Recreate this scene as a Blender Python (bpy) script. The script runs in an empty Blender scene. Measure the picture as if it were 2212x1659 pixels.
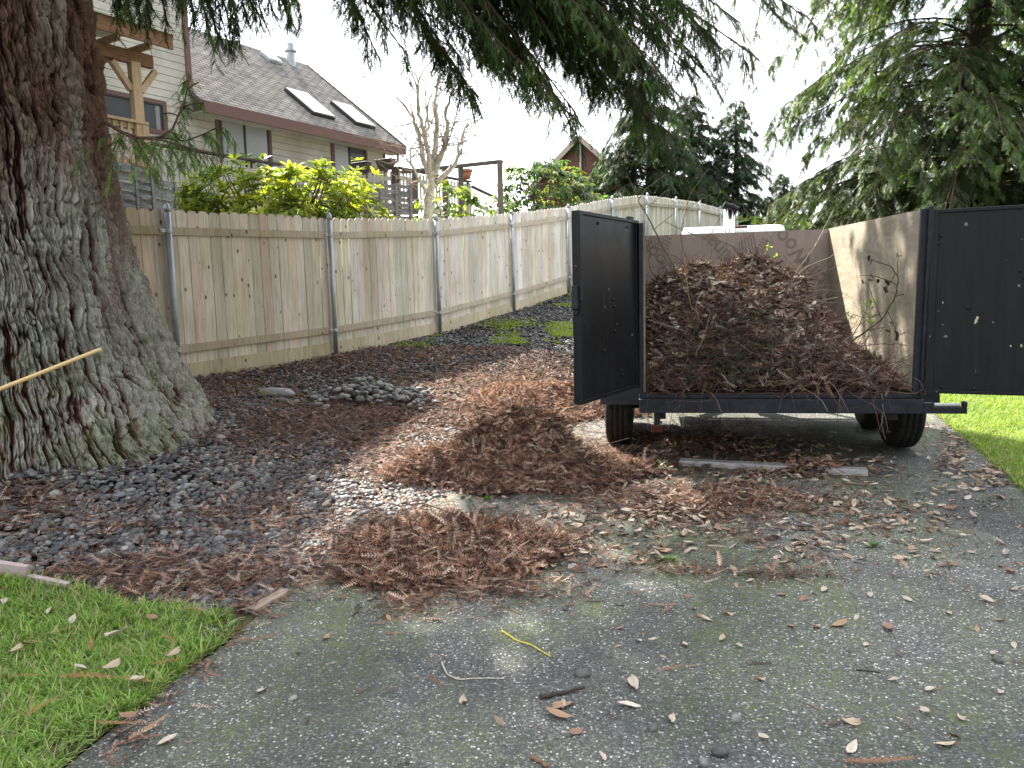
import bpy, math, random
import numpy as np
from mathutils import Vector, Matrix

rng = np.random.default_rng(11)
random.seed(11)
R = math.radians
scene = bpy.context.scene
col = scene.collection

# ------------------------------------------------------------------ camera
CZ = 1.5
FPX = 1662.0
cd = bpy.data.cameras.new("camera")
cam = bpy.data.objects.new("camera", cd)
col.objects.link(cam)
cd.sensor_width = 36
cd.lens = 36 * FPX / 2212.0
cd.clip_start = 0.05
cd.clip_end = 600
CM = Matrix.Rotation(R(90 - 6.8), 3, 'X') @ Matrix.Rotation(R(-1.39), 3, 'Z')
cam.matrix_world = Matrix.Translation((0, 0, CZ)) @ CM.to_4x4()
scene.camera = cam
CMn = np.array(CM)
CAM = np.array([0, 0, CZ])

# ------------------------------------------------------------------ world
SUN_AZ, SUN_EL = R(-29), R(40)          # azimuth from +Y, clockwise positive
w = bpy.data.worlds.new("World")
scene.world = w
w.use_nodes = True
nt = w.node_tree
nt.nodes.clear()
sky = nt.nodes.new("ShaderNodeTexSky")
sky.sky_type = 'NISHITA'
sky.sun_disc = False
sky.sun_elevation = SUN_EL
sky.sun_rotation = SUN_AZ
tc = nt.nodes.new("ShaderNodeTexCoord")
mp = nt.nodes.new("ShaderNodeMapping")
mp.inputs['Scale'].default_value = (1.0, 1.0, 2.6)
nz = nt.nodes.new("ShaderNodeTexNoise")
nz.inputs['Scale'].default_value = 2.3
nz.inputs['Detail'].default_value = 7
nz.inputs['Roughness'].default_value = 0.55
cr = nt.nodes.new("ShaderNodeValToRGB")
cr.color_ramp.elements[0].position = 0.36
cr.color_ramp.elements[0].color = (0.35, 0.35, 0.35, 1)
cr.color_ramp.elements[1].position = 0.56
mx = nt.nodes.new("ShaderNodeMix")
mx.data_type = 'RGBA'
mx.inputs['B'].default_value = (7.6, 7.8, 8.2, 1)      # thin bright cloud
bg = nt.nodes.new("ShaderNodeBackground")
bg.inputs['Strength'].default_value = 0.10
wo = nt.nodes.new("ShaderNodeOutputWorld")
L = nt.links.new
L(tc.outputs['Generated'], mp.inputs['Vector'])
L(mp.outputs['Vector'], nz.inputs['Vector'])
L(nz.outputs['Fac'], cr.inputs['Fac'])
L(cr.outputs['Color'], mx.inputs['Factor'])
L(sky.outputs['Color'], mx.inputs['A'])
# thin cloud, brightened towards the sun and dimmed behind the camera for contrast
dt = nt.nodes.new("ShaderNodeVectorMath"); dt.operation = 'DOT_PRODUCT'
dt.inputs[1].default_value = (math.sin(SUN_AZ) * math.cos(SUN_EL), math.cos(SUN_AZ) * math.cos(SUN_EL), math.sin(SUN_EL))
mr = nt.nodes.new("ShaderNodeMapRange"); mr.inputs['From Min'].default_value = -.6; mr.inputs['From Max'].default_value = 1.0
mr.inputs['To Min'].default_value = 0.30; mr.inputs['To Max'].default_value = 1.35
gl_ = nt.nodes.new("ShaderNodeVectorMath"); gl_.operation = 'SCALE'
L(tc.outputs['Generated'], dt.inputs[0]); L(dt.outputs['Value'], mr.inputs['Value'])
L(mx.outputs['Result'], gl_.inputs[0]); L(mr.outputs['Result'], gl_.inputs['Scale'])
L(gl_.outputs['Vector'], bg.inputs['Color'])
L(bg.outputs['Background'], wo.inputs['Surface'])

sd = bpy.data.lights.new("sun", 'SUN')
sd.energy = 5.0
sd.angle = R(0.6)
sd.color = (1.0, 0.93, 0.82)
sun = bpy.data.objects.new("sun", sd)
col.objects.link(sun)
sdir = Vector((math.sin(SUN_AZ) * math.cos(SUN_EL), math.cos(SUN_AZ) * math.cos(SUN_EL), math.sin(SUN_EL)))
sun.rotation_euler = sdir.to_track_quat('Z', 'Y').to_euler()
sun.location = (0, 0, 30)

scene.view_settings.view_transform = 'Standard'
scene.view_settings.look = 'None'
scene.view_settings.gamma = 1
scene.view_settings.exposure = 2.08
scene.cycles.max_bounces = 6
scene.cycles.transparent_max_bounces = 8
scene.cycles.use_denoising = True

# ------------------------------------------------------------------ projection helpers (2212 x 1659 picture units)
def rayn(px, py):
    px = np.asarray(px, float); py = np.asarray(py, float)
    d = np.stack([px - 1106, 829.5 - py, np.full_like(px, -FPX)], -1) @ CMn.T
    return d / np.linalg.norm(d, axis=-1, keepdims=True)

def at_y(px, py, y):
    d = rayn(px, py)
    return CAM + d * (y / d[..., 1:2] if d.ndim > 1 else y / d[1])

def proj(P):
    q = (np.asarray(P, float) - CAM) @ CMn
    z = np.minimum(q[..., 2], -1e-3)
    return 1106 + FPX * q[..., 0] / -z, 829.5 - FPX * q[..., 1] / -z, -q[..., 2]

# ------------------------------------------------------------------ numpy noise
_T = rng.random((64, 64, 64)).astype(np.float32)
def noise(P, seed=0):
    P = np.asarray(P, np.float64) + seed * 17.31 + 1000.0
    i = np.floor(P).astype(np.int64)
    f = P - i
    f = f * f * (3 - 2 * f)
    a = i & 63
    b = (i + 1) & 63
    fx, fy, fz = f[..., 0], f[..., 1], f[..., 2]
    def g(x, y, z): return _T[x, y, z]
    x0, y0, z0, x1, y1, z1 = a[..., 0], a[..., 1], a[..., 2], b[..., 0], b[..., 1], b[..., 2]
    c00 = g(x0, y0, z0) * (1 - fx) + g(x1, y0, z0) * fx
    c10 = g(x0, y1, z0) * (1 - fx) + g(x1, y1, z0) * fx
    c01 = g(x0, y0, z1) * (1 - fx) + g(x1, y0, z1) * fx
    c11 = g(x0, y1, z1) * (1 - fx) + g(x1, y1, z1) * fx
    return (c00 * (1 - fy) + c10 * fy) * (1 - fz) + (c01 * (1 - fy) + c11 * fy) * fz

def fbm(P, oct=4, seed=0, lac=2.03, gain=0.5):
    s = 0; a = 1; t = 0
    P = np.asarray(P, float)
    for k in range(oct):
        s = s + a * noise(P, seed + k * 3.7)
        t += a; a *= gain; P = P * lac
    return s / t

def sst(x, a, b):
    t = np.clip((x - a) / (b - a), 0, 1)
    return t * t * (3 - 2 * t)

# ------------------------------------------------------------------ terrain
P1 = np.array([-3.64, 8.3]); FU = np.array([0.5, 0.8660]); FN = np.array([0.8660, -0.5])
_tt = np.linspace(-40, 90, 1301)
_ff = np.interp(_tt, [-40, -3, 0, 2.44, 4.88, 7.3, 9.8, 12.2, 14.6, 19.5, 24, 90],
                [-1.0, -.93, -.87, -.79, -.64, -.37, -.05, .35, .66, .9, .93, .93]) + CZ
_k = np.exp(-np.linspace(-2, 2, 13) ** 2); _k /= _k.sum()
_ff = np.convolve(np.pad(_ff, 6, mode='edge'), _k, 'valid')
TREE = np.array([-3.73, 5.52])

def fence_tn(x, y):
    dx = x - P1[0]; dy = y - P1[1]
    return dx * FU[0] + dy * FU[1], dx * FN[0] + dy * FN[1]

def zg(x, y):
    x = np.asarray(x, float); y = np.asarray(y, float)
    t, n = fence_tn(x, y)
    Fz = np.interp(t, _tt, _ff)
    D = 0.028 * np.clip(y, -10, 40) + 0.25 * sst(y, 8.5, 12.5)
    w_ = sst(n, 0.2, 4.2)
    z = Fz * (1 - w_) + D * w_
    z = z + np.where(n < 0, 1.2 * sst(-n, 0.3, 6), 0)
    r2 = (x - TREE[0]) ** 2 + (y - TREE[1]) ** 2
    return z + 0.26 * np.exp(-r2 / 2.6)

def ground_hit(px, py):
    d = rayn(px, py)
    s = 1.0
    for k in range(4000):
        p = CAM + d * s
        if p[2] < zg(p[0], p[1]): break
        s += 0.01
    return p

def on_ground(p, dz=0.0):
    return (p[0], p[1], float(zg(p[0], p[1])) + dz)

def ghit(px, py, dz=0.0):
    p = ground_hit(px, py)
    return on_ground(p, dz)

# ------------------------------------------------------------------ material helpers
def new_mat(name, rough=0.8, base=(0.5, 0.5, 0.5), spec=0.4, metal=0.0):
    m = bpy.data.materials.new(name)
    m.use_nodes = True
    b = m.node_tree.nodes['Principled BSDF']
    b.inputs['Roughness'].default_value = rough
    b.inputs['Base Color'].default_value = (*base, 1)
    b.inputs['Metallic'].default_value = metal
    b.inputs['Specular IOR Level'].default_value = spec
    return m, m.node_tree, b

def nd(t, kind, **kw):
    n = t.nodes.new(kind)
    for k, v in kw.items():
        if k in n.inputs.keys(): n.inputs[k].default_value = v
        else: setattr(n, k, v)
    return n

def coords(t, scale=(1, 1, 1), out='Object', rot=(0, 0, 0)):
    a = t.nodes.new("ShaderNodeTexCoord")
    b = t.nodes.new("ShaderNodeMapping")
    b.inputs['Scale'].default_value = scale
    b.inputs['Rotation'].default_value = rot
    t.links.new(a.outputs[out], b.inputs['Vector'])
    return b.outputs['Vector']

def tnoise(t, vec, scale, detail=4, rough=0.55, dist=0.0):
    n = nd(t, "ShaderNodeTexNoise", Scale=scale, Detail=detail, Roughness=rough, Distortion=dist)
    t.links.new(vec, n.inputs['Vector'])
    return n.outputs['Fac']

def ramp(t, fac, stops):
    r = t.nodes.new("ShaderNodeValToRGB")
    e = r.color_ramp.elements
    while len(e) < len(stops): e.new(0.5)
    for el, (p, c) in zip(e, stops):
        el.position = p
        el.color = (*c, 1) if len(c) == 3 else c
    t.links.new(fac, r.inputs['Fac'])
    return r.outputs['Color']

def mix(t, fac, a, b, mode='MIX'):
    m = t.nodes.new("ShaderNodeMix")
    m.data_type = 'RGBA'
    m.blend_type = mode
    for key, v in (('Factor', fac), ('A', a), ('B', b)):
        if hasattr(v, 'links'): t.links.new(v, m.inputs[key])
        elif isinstance(v, (int, float)):
            m.inputs[key].default_value = v
        else: m.inputs[key].default_value = (*v, 1)
    return m.outputs['Result']

def bump(t, b, h, strength=0.5, dist=0.01):
    n = nd(t, "ShaderNodeBump", Strength=strength, Distance=dist)
    t.links.new(h, n.inputs['Height'])
    t.links.new(n.outputs['Normal'], b.inputs['Normal'])

def vcol(t, name='Col'):
    a = t.nodes.new("ShaderNodeAttribute")
    a.attribute_name = name
    return a.outputs['Color']

def m_vcol(name, rough=0.75, spec=0.3, nscale=40, amt=0.35, trans=0.0, bmp=0.0, metal=0.0, tint=(1.5, 1.6, 0.7)):
    """colour from the mesh's own colour attribute, varied a little by noise; trans adds light through thin leaves"""
    m, t, b = new_mat(name, rough, spec=spec, metal=metal)
    v = coords(t)
    n = tnoise(t, v, nscale, 3)
    g = ramp(t, n, [(0.25, (1 - amt,) * 3), (0.75, (1 + amt,) * 3)])
    c = mix(t, 1.0, vcol(t), g, 'MULTIPLY')
    t.links.new(c, b.inputs['Base Color'])
    if bmp: bump(t, b, n, bmp, 0.004)
    if trans:
        tr = t.nodes.new("ShaderNodeBsdfTranslucent")
        t.links.new(mix(t, 1.0, c, tint, 'MULTIPLY'), tr.inputs['Color'])
        ms = nd(t, "ShaderNodeMixShader", Fac=trans)
        t.links.new(b.outputs[0], ms.inputs[1])
        t.links.new(tr.outputs[0], ms.inputs[2])
        t.links.new(ms.outputs[0], t.nodes['Material Output'].inputs['Surface'])
    return m

# ------------------------------------------------------------------ mesh helpers
def build(name, V, tris=None, quads=None, colr=None, mat=None, parent=None, smooth=False, bevel=0.0):
    V = np.ascontiguousarray(V, np.float32).reshape(-1, 3)
    me = bpy.data.meshes.new(name)
    me.vertices.add(len(V))
    me.vertices.foreach_set('co', V.ravel())
    parts = []; starts = []; off = 0
    for F_, k in ((tris, 3), (quads, 4)):
        if F_ is not None and len(F_):
            F_ = np.asarray(F_, np.int32).reshape(-1, k)
            parts.append(F_.ravel())
            starts.append(off + np.arange(len(F_)) * k)
            off += F_.size
    idx = np.concatenate(parts); st = np.concatenate(starts)
    me.loops.add(len(idx))
    me.loops.foreach_set('vertex_index', idx)
    me.polygons.add(len(st))
    me.polygons.foreach_set('loop_start', st.astype(np.int32))
    me.polygons.foreach_set('use_smooth', np.full(len(st), bool(smooth)))
    me.update(calc_edges=True)
    if colr is not None:
        a = me.color_attributes.new('Col', 'FLOAT_COLOR', 'POINT')
        c = np.ones((len(V), 4), np.float32)
        c[:, :3] = colr
        a.data.foreach_set('color', c.ravel())
    me.validate()
    o = bpy.data.objects.new(name, me)
    col.objects.link(o)
    if mat: me.materials.append(mat)
    if parent is not None: o.parent = parent
    if bevel:
        md = o.modifiers.new('bevel', 'BEVEL'); md.width = bevel; md.segments = 2; md.limit_method = 'ANGLE'
        md.harden_normals = False
    return o

class MB:
    """collects boxes, tubes and free quads into one mesh"""
    def __init__(s): s.V = []; s.T = []; s.Q = []; s.C = []; s.n = 0
    def add(s, V, T=None, Q=None, c=None):
        V = np.asarray(V, float).reshape(-1, 3)
        if T is not None and len(T): s.T.append(np.asarray(T, int).reshape(-1, 3) + s.n)
        if Q is not None and len(Q): s.Q.append(np.asarray(Q, int).reshape(-1, 4) + s.n)
        s.V.append(V)
        cc = np.ones((len(V), 3)) * 0.5
        if c is not None: cc[:] = c
        s.C.append(cc); s.n += len(V)
        return s
    def box(s, lo, hi, c=None, M=None):
        x0, y0, z0 = lo; x1, y1, z1 = hi
        V = np.array([[x0, y0, z0], [x1, y0, z0], [x1, y1, z0], [x0, y1, z0], [x0, y0, z1], [x1, y0, z1], [x1, y1, z1], [x0, y1, z1]], float)
        if M is not None: V = V @ np.array(M.to_3x3()).T + np.array(M.translation)
        return s.add(V, Q=[[0, 3, 2, 1], [4, 5, 6, 7], [0, 1, 5, 4], [1, 2, 6, 5], [2, 3, 7, 6], [3, 0, 4, 7]], c=c)
    def beam(s, a, b, wx, wz, c=None, up=(0, 0, 1)):
        """a box from a to b, wx wide, wz high"""
        a = np.array(a, float); b = np.array(b, float)
        d = b - a; l = np.linalg.norm(d); d /= l
        r = np.cross(d, up); r /= np.linalg.norm(r); u = np.cross(r, d)
        V = []
        for p in (a, b):
            for i, j in ((-1, -1), (1, -1), (1, 1), (-1, 1)):
                V.append(p + r * wx / 2 * i + u * wz / 2 * j)
        return s.add(V, Q=[[0, 1, 2, 3], [7, 6, 5, 4], [0, 4, 5, 1], [1, 5, 6, 2], [2, 6, 7, 3], [3, 7, 4, 0]], c=c)
    def tube(s, path, rad, sides=8, c=None, cap=True):
        V, Q = tube_arr(path, rad, sides)
        n = len(np.atleast_2d(path))
        T = []
        if cap:
            V = np.vstack([V, np.asarray(path)[0], np.asarray(path)[-1]])
            a, b = len(V) - 2, len(V) - 1
            for k in range(sides):
                T.append((a, (k + 1) % sides, k)); T.append((b, (n - 1) * sides + k, (n - 1) * sides + (k + 1) % sides))
        return s.add(V, T=T, Q=Q, c=c)
    def build(s, name, mat=None, parent=None, smooth=False, bevel=0.0, usec=True):
        V = np.vstack(s.V)
        return build(name, V, np.vstack(s.T) if s.T else None, np.vstack(s.Q) if s.Q else None,
                     np.vstack(s.C) if usec else None, mat, parent, smooth, bevel)

def tube_arr(path, rad, sides=8):
    P = np.asarray(path, float); n = len(P)
    rad = np.broadcast_to(np.asarray(rad, float), (n,))
    d = np.gradient(P, axis=0); d /= np.linalg.norm(d, axis=1, keepdims=True) + 1e-9
    a = np.array([0, 0, 1.0]) if abs(d[0, 2]) < 0.9 else np.array([1.0, 0, 0])
    r = np.cross(d, a); r /= np.linalg.norm(r, axis=1, keepdims=True) + 1e-9
    for k in range(1, n):
        v = r[k - 1] - d[k] * (r[k - 1] @ d[k]); r[k] = v / (np.linalg.norm(v) + 1e-9)
    u = np.cross(d, r)
    th = np.arange(sides) * 2 * math.pi / sides
    V = P[:, None] + rad[:, None, None] * (np.cos(th)[None, :, None] * r[:, None] + np.sin(th)[None, :, None] * u[:, None])
    k = np.arange(n - 1)[:, None] * sides; j = np.arange(sides)[None]; j2 = (j + 1) % sides
    Q = np.stack([k + j, k + j2, k + sides + j2, k + sides + j], -1).reshape(-1, 4)
    return V.reshape(-1, 3), Q

def scatter(proto, pos, rot, scl, colr):
    """copies of one small shape, each with its own place, turn, size and colour -> V, T, C"""
    PV, PT, PS = proto
    n = len(pos); k = len(PV)
    scl = np.asarray(scl, float)
    if scl.ndim == 1: scl = scl[:, None] * np.ones(3)
    V = np.einsum('nij,nkj->nki', rot, PV[None] * scl[:, None, :]) + pos[:, None, :]
    T = (PT[None] + (np.arange(n) * k)[:, None, None]).reshape(-1, 3)
    C = (colr[:, None, :] * PS[None, :, None]).reshape(-1, 3)
    return V.reshape(-1, 3), T, C

def merge(L_):
    V = []; T = []; C = []; n = 0
    for v, t, c in L_:
        V.append(v); T.append(t + n); C.append(c); n += len(v)
    return np.vstack(V), np.vstack(T), np.vstack(C)

def frames(d, up):
    """rotation matrices whose x axis is d and whose z axis leans to up"""
    d = d / (np.linalg.norm(d, axis=1, keepdims=True) + 1e-9)
    y = np.cross(up, d); y /= np.linalg.norm(y, axis=1, keepdims=True) + 1e-9
    z = np.cross(d, y)
    return np.stack([d, y, z], -1)

def flat_frames(n, tilt, nrm=None):
    """random yaw, normal tilted by about `tilt` radians from nrm"""
    a = rng.random(n) * 2 * math.pi
    N = (np.array([[0, 0, 1.0]]) if nrm is None else nrm) + rng.normal(0, 1, (n, 3)) * np.tan(np.clip(tilt, 0, 1.3)) * 0.7
    N /= np.linalg.norm(N, axis=1, keepdims=True)
    d = np.stack([np.cos(a), np.sin(a), np.zeros(n)], 1)
    d = d - N * (d * N).sum(1, keepdims=True)
    return frames(d, N)

def pick(n, pal, var=0.25):
    pal = np.array(pal, float)
    c = pal[rng.integers(0, len(pal), n)]
    return np.clip(c * (1 + rng.normal(0, var, (n, 1))), 0.004, 0.9)

# ---- small shapes
def p_lite(pairs=6, nl=0.3, nw=0.09, droop=0.0, bend=0.0, ang=48):
    V = []; T = []; S = []
    def pt(s): return np.array([s, bend * s * s, -droop * s * s])
    for k in range(2):
        a, b = pt(k / 2), pt((k + 1) / 2); n = len(V)
        V += [a + (0, -.02, 0), a + (0, .02, 0), b]; T.append((n, n + 1, n + 2)); S += [.7] * 3
    for k in range(pairs):
        s = (k + .5) / pairs; p = pt(s); l = nl * (1.1 - .6 * s) * random.uniform(.75, 1.2)
        for sd_ in (-1, 1):
            a = R(ang + random.uniform(-12, 12)); dr = np.array([math.cos(a), sd_ * math.sin(a), random.uniform(-.3, .2)]); n = len(V)
            V += [p - np.array([nw, 0, 0]) * .5, p + np.array([nw, 0, 0]) * .5 + dr * l * .25, p + dr * l]
            T.append((n, n + 1, n + 2)); S += [.85, 1, 1.1]
    return np.array(V), np.array(T), np.array(S)

def p_spray(pairs=12, nl=0.13, nw=0.022, droop=0.0, bend=0.0, ang=55, cup=0.15, stem=0.012):
    V = []; T = []; S = []
    def pt(s): return np.array([s, bend * s * s, -droop * s * s])
    seg = 4
    for k in range(seg):                                    # stem: a thin strip
        a, b = pt(k / seg), pt((k + 1) / seg); n = len(V)
        V += [a + (0, -stem, 0), a + (0, stem, 0), b + (0, stem * .7, 0), b + (0, -stem * .7, 0)]
        T += [(n, n + 1, n + 2), (n, n + 2, n + 3)]; S += [0.7] * 4
    for k in range(pairs):
        s = (k + 0.7) / (pairs + 0.3)
        p = pt(s)
        l = nl * (0.55 + 0.45 * math.sin(math.pi * min(s * 1.15, 1.0) ** 0.8)) * random.uniform(.8, 1.15)
        for sd_ in (-1, 1):
            a = R(ang + random.uniform(-9, 9))
            dr = np.array([math.cos(a), sd_ * math.sin(a), cup + random.uniform(-.12, .12)])
            q = np.array([math.sin(a), -sd_ * math.cos(a), 0]) * nw
            n = len(V)
            V += [p - q * .5, p + q * .5, p + dr * l * .6 + q * .6, p + dr * l]
            T += [(n, n + 1, n + 2), (n, n + 2, n + 3)]; S += [0.85, 0.85, 1.0, 1.1]
    return np.array(V), np.array(T), np.array(S)

def p_leaf(wd=0.36, curl=0.3, cup=0.5, twist=0.0, nx=5):
    V = []; S = []; T = []
    for i in range(nx + 1):
        s = i / nx
        wv = wd * 0.5 * math.sin(math.pi * s ** 0.85) ** 0.8 if 0 < s < 1 else 0.012
        for j in (-1, 0, 1):
            y = wv * j
            z = cup * y * y / wd + curl * (s - .5) ** 2 + twist * j * (s - 0.5) * wd
            V.append((s - .5, y, z)); S.append(0.82 if j == 0 else 1.0)
    for i in range(nx):
        for j in (0, 1):
            a = i * 3 + j
            T += [(a, a + 3, a + 4), (a, a + 4, a + 1)]
    return np.array(V), np.array(T), np.array(S)

def p_pebble(seed, sub=1, sq=(1, .8, .55)):
    import bmesh
    bm = bmesh.new(); bmesh.ops.create_icosphere(bm, subdivisions=sub, radius=0.5)
    V = np.array([v.co[:] for v in bm.verts]); T = np.array([[v.index for v in f.verts] for f in bm.faces]); bm.free()
    d = noise(V * 2.2 + seed * 5.1, seed)[:, None]
    V = V * (0.78 + 0.45 * d) * np.array(sq)
    return V, T, np.ones(len(V))

def p_blade():
    V = []; T = []
    for i, (s, wd) in enumerate(((0, 1), (.35, .9), (.7, .6), (1, .05))):
        b = s * s * 0.55
        V += [(b, -wd * .5, s), (b, wd * .5, s)]
    for i in range(3):
        a = 2 * i; T += [(a, a + 1, a + 3), (a, a + 3, a + 2)]
    S = np.repeat([0.6, 0.85, 1.05, 1.2], 2)
    return np.array(V, float), np.array(T), S

# ------------------------------------------------------------------ tagging
def tag(o, label=None, cat=None, group=None, kind=None):
    if label: o['label'] = label
    if cat: o['category'] = cat
    if group: o['group'] = group
    if kind: o['kind'] = kind
    return o

def empty(name, loc, label, cat, group=None, rot=None):
    o = bpy.data.objects.new(name, None); col.objects.link(o)
    o.empty_display_size = 0.2
    M = Matrix.Translation(loc)
    if rot is not None: M = M @ rot.to_4x4()
    o.matrix_world = M
    return tag(o, label, cat, group)

# ================================================================== GROUND
DL = np.array([[-1.7, -9], [-1.5, 0], [-1.41, 2.24], [-1.29, 2.75], [-1.15, 3.29], [-1.05, 3.8], [-0.45, 5.2], [0.67, 7.8], [1.4, 10], [2.2, 13], [3.0, 20], [3.6, 40]])
DR = np.array([[3.0, -9], [3.0, 0], [3.0, 3.0], [3.32, 4.88], [4.22, 7.58], [4.9, 10], [6.3, 15], [7.6, 22], [9, 40]])
def xl(y): return np.interp(y, DL[:, 1], DL[:, 0]) + 0.035 * (noise(np.stack([np.asarray(y, float) * 3, np.zeros_like(np.asarray(y, float)), np.zeros_like(np.asarray(y, float))], -1), 3) - .5)
def xr(y): return np.interp(y, DR[:, 1], DR[:, 0]) + 0.05 * (noise(np.stack([np.asarray(y, float) * 3, np.zeros_like(np.asarray(y, float)), np.zeros_like(np.asarray(y, float))], -1), 5) - .5)
# edge between the front lawn and the stones: from the driveway to the left
LE = np.array([[-9, 4.0], [-4, 3.75], [-2.49, 3.56], [-2.1, 3.50], [-1.7, 3.32], [-1.15, 3.27]])
def lawn_y(x): return np.interp(x, LE[:, 0], LE[:, 1])

def grid_mesh(name, xs, ys, zf, mat, kind='structure', mask=None):
    X, Y = np.meshgrid(xs, ys)
    V = np.stack([X, Y, zf(X, Y)], -1).reshape(-1, 3)
    nx = len(xs)
    i, j = np.meshgrid(np.arange(nx - 1), np.arange(len(ys) - 1))
    a = (j * nx + i).ravel()
    Q = np.stack([a, a + 1, a + nx + 1, a + nx], -1)
    o = build(name, V, quads=Q, mat=mat, smooth=True)
    o['kind'] = kind
    return o

# soil and stones under everything
m_ground, t, b = new_mat('ground_soil', 0.95, spec=0.15)
v = coords(t)
n1 = tnoise(t, v, 14, 6, 0.65); n2 = tnoise(t, v, 1.1, 3)
vo = nd(t, "ShaderNodeTexVoronoi", Scale=30.0); t.links.new(v, vo.inputs['Vector'])
c = ramp(t, n1, [(0.3, (0.016, 0.011, 0.008)), (0.6, (0.05, 0.032, 0.022)), (0.8, (0.09, 0.062, 0.045))])
c2 = ramp(t, vo.outputs['Distance'], [(0.1, (0.11, 0.112, 0.11)), (0.55, (0.02, 0.018, 0.015))])
f = ramp(t, n2, [(0.42, (0, 0, 0)), (0.58, (1, 1, 1))])
t.links.new(mix(t, f, c, c2), b.inputs['Base Color'])
bump(t, b, vo.outputs['Distance'], 0.6, 0.02)
xs = np.unique(np.concatenate([np.arange(-70, -12, 4.0), np.arange(-12, 9, 0.16), np.arange(9, 90, 4.0)]))
ys = np.unique(np.concatenate([np.arange(-12, 1, 1.0), np.arange(1, 20, 0.16), np.arange(20, 40, 1.0), np.arange(40, 200, 8.0)]))
grid_mesh('ground', xs, ys, lambda x, y: zg(x, y) - 0.025 - 0.03 * sst(y, 0.5, -2), m_ground)

# wet exposed-aggregate driveway
m_drive, t, b = new_mat('aggregate', 0.7, spec=0.22)
v = coords(t)
vo = nd(t, "ShaderNodeTexVoronoi", Scale=115.0); t.links.new(v, vo.inputs['Vector'])
vo2 = nd(t, "ShaderNodeTexVoronoi", Scale=85.0); t.links.new(v, vo2.inputs['Vector'])
sep = nd(t, "ShaderNodeSeparateColor"); t.links.new(vo.outputs['Color'], sep.inputs[0])
sep2 = nd(t, "ShaderNodeSeparateColor"); t.links.new(vo2.outputs['Color'], sep2.inputs[0])
stone = ramp(t, sep.outputs[0], [(0.0, (0.04, 0.042, 0.042)), (0.3, (0.085, 0.09, 0.085)), (0.6, (0.13, 0.135, 0.125)), (0.86, (0.18, 0.18, 0.165)), (0.95, (0.30, 0.29, 0.26)), (0.975, (0.50, 0.49, 0.46))])
inner = ramp(t, vo.outputs['Distance'], [(0.45, (1, 1, 1)), (0.62, (0, 0, 0))])
mort = (0.070, 0.072, 0.066)
c = mix(t, inner, mort, stone)
spk = ramp(t, sep2.outputs[1], [(0.983, (0, 0, 0)), (0.986, (1, 1, 1))])
spk2 = ramp(t, vo2.outputs['Distance'], [(0.30, (1, 1, 1)), (0.42, (0, 0, 0))])
sp = mix(t, 1.0, spk, spk2, 'MULTIPLY')
c = mix(t, sp, c, (0.62, 0.61, 0.57))
# moss stains and old wet patches
v1 = coords(t, (1.0, 0.55, 1))
mo = tnoise(t, v1, 1.5, 6, 0.68, 0.3); fine = tnoise(t, v, 38, 3, 0.7)
mm = mix(t, 1.0, ramp(t, mo, [(0.43, (0, 0, 0)), (0.66, (.9, .9, .9))]), ramp(t, fine, [(0.40, (0, 0, 0)), (0.62, (1, 1, 1))]), 'MULTIPLY')
c = mix(t, mm, c, (0.105, 0.13, 0.032))
dk = ramp(t, tnoise(t, v, 0.8, 5, 0.6), [(0.38, (0.70, 0.71, 0.73)), (0.62, (1.36, 1.35, 1.32))])
c = mix(t, 1.0, c, dk, 'MULTIPLY')
t.links.new(c, b.inputs['Base Color'])
rr = ramp(t, tnoise(t, v, 1.7, 4, 0.6), [(0.35, (0.55,) * 3), (0.65, (0.85,) * 3)])
t.links.new(rr, b.inputs['Roughness'])
hh = ramp(t, vo.outputs['Distance'], [(0.0, (1, 1, 1)), (0.7, (0, 0, 0))])
bump(t, b, hh, 0.75, 0.004)
ys = np.concatenate([np.arange(-9, 1, 0.5), np.arange(1, 12, 0.05), np.arange(12, 40, 0.5)])
us = np.linspace(0, 1, 31)
Y, U = np.meshgrid(ys, us, indexing='ij')
X = xl(Y) * (1 - U) + xr(Y) * U
V = np.stack([X, Y, zg(X, Y) + 0.004], -1).reshape(-1, 3)
i, j = np.meshgrid(np.arange(30), np.arange(len(ys) - 1)); a = (j * 31 + i).ravel()
drive = build('driveway', V, quads=np.stack([a, a + 1, a + 32, a + 31], -1), mat=m_drive, smooth=True)
drive['kind'] = 'structure'

# lawns
def lawn_mat(name, c1, c2, c3):
    m, t, b = new_mat(name, 0.95, spec=0.1)
    v = coords(t)
    n = tnoise(t, v, 30, 5, 0.7); n2 = tnoise(t, v, 2.2, 4, 0.6)
    c = mix(t, ramp(t, n2, [(0.45, (0, 0, 0)), (0.65, (1, 1, 1))]), ramp(t, n, [(0.3, c1), (0.7, c2)]), c3)
    t.links.new(c, b.inputs['Base Color']); bump(t, b, n, 0.8, 0.03)
    return m
m_lawn = lawn_mat('lawn_turf', (0.04, 0.045, 0.02), (0.08, 0.13, 0.03), (0.10, 0.085, 0.05))
m_lawn2 = lawn_mat('lawn_turf_painted_sun', (0.05, 0.10, 0.015), (0.10, 0.19, 0.03), (0.17, 0.20, 0.055))  # brighter copy of the turf, sunlight painted into its greens
ys = np.concatenate([np.linspace(-9, 1, 12), np.linspace(1.2, 3.2, 24)]); 
xs_ = np.linspace(0, 1, 40)
Y, U = np.meshgrid(np.linspace(0, 1, 50), xs_, indexing='ij')
XL = -9 + 0 * U
yy = -9 + Y * (0 * U + 1)
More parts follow.
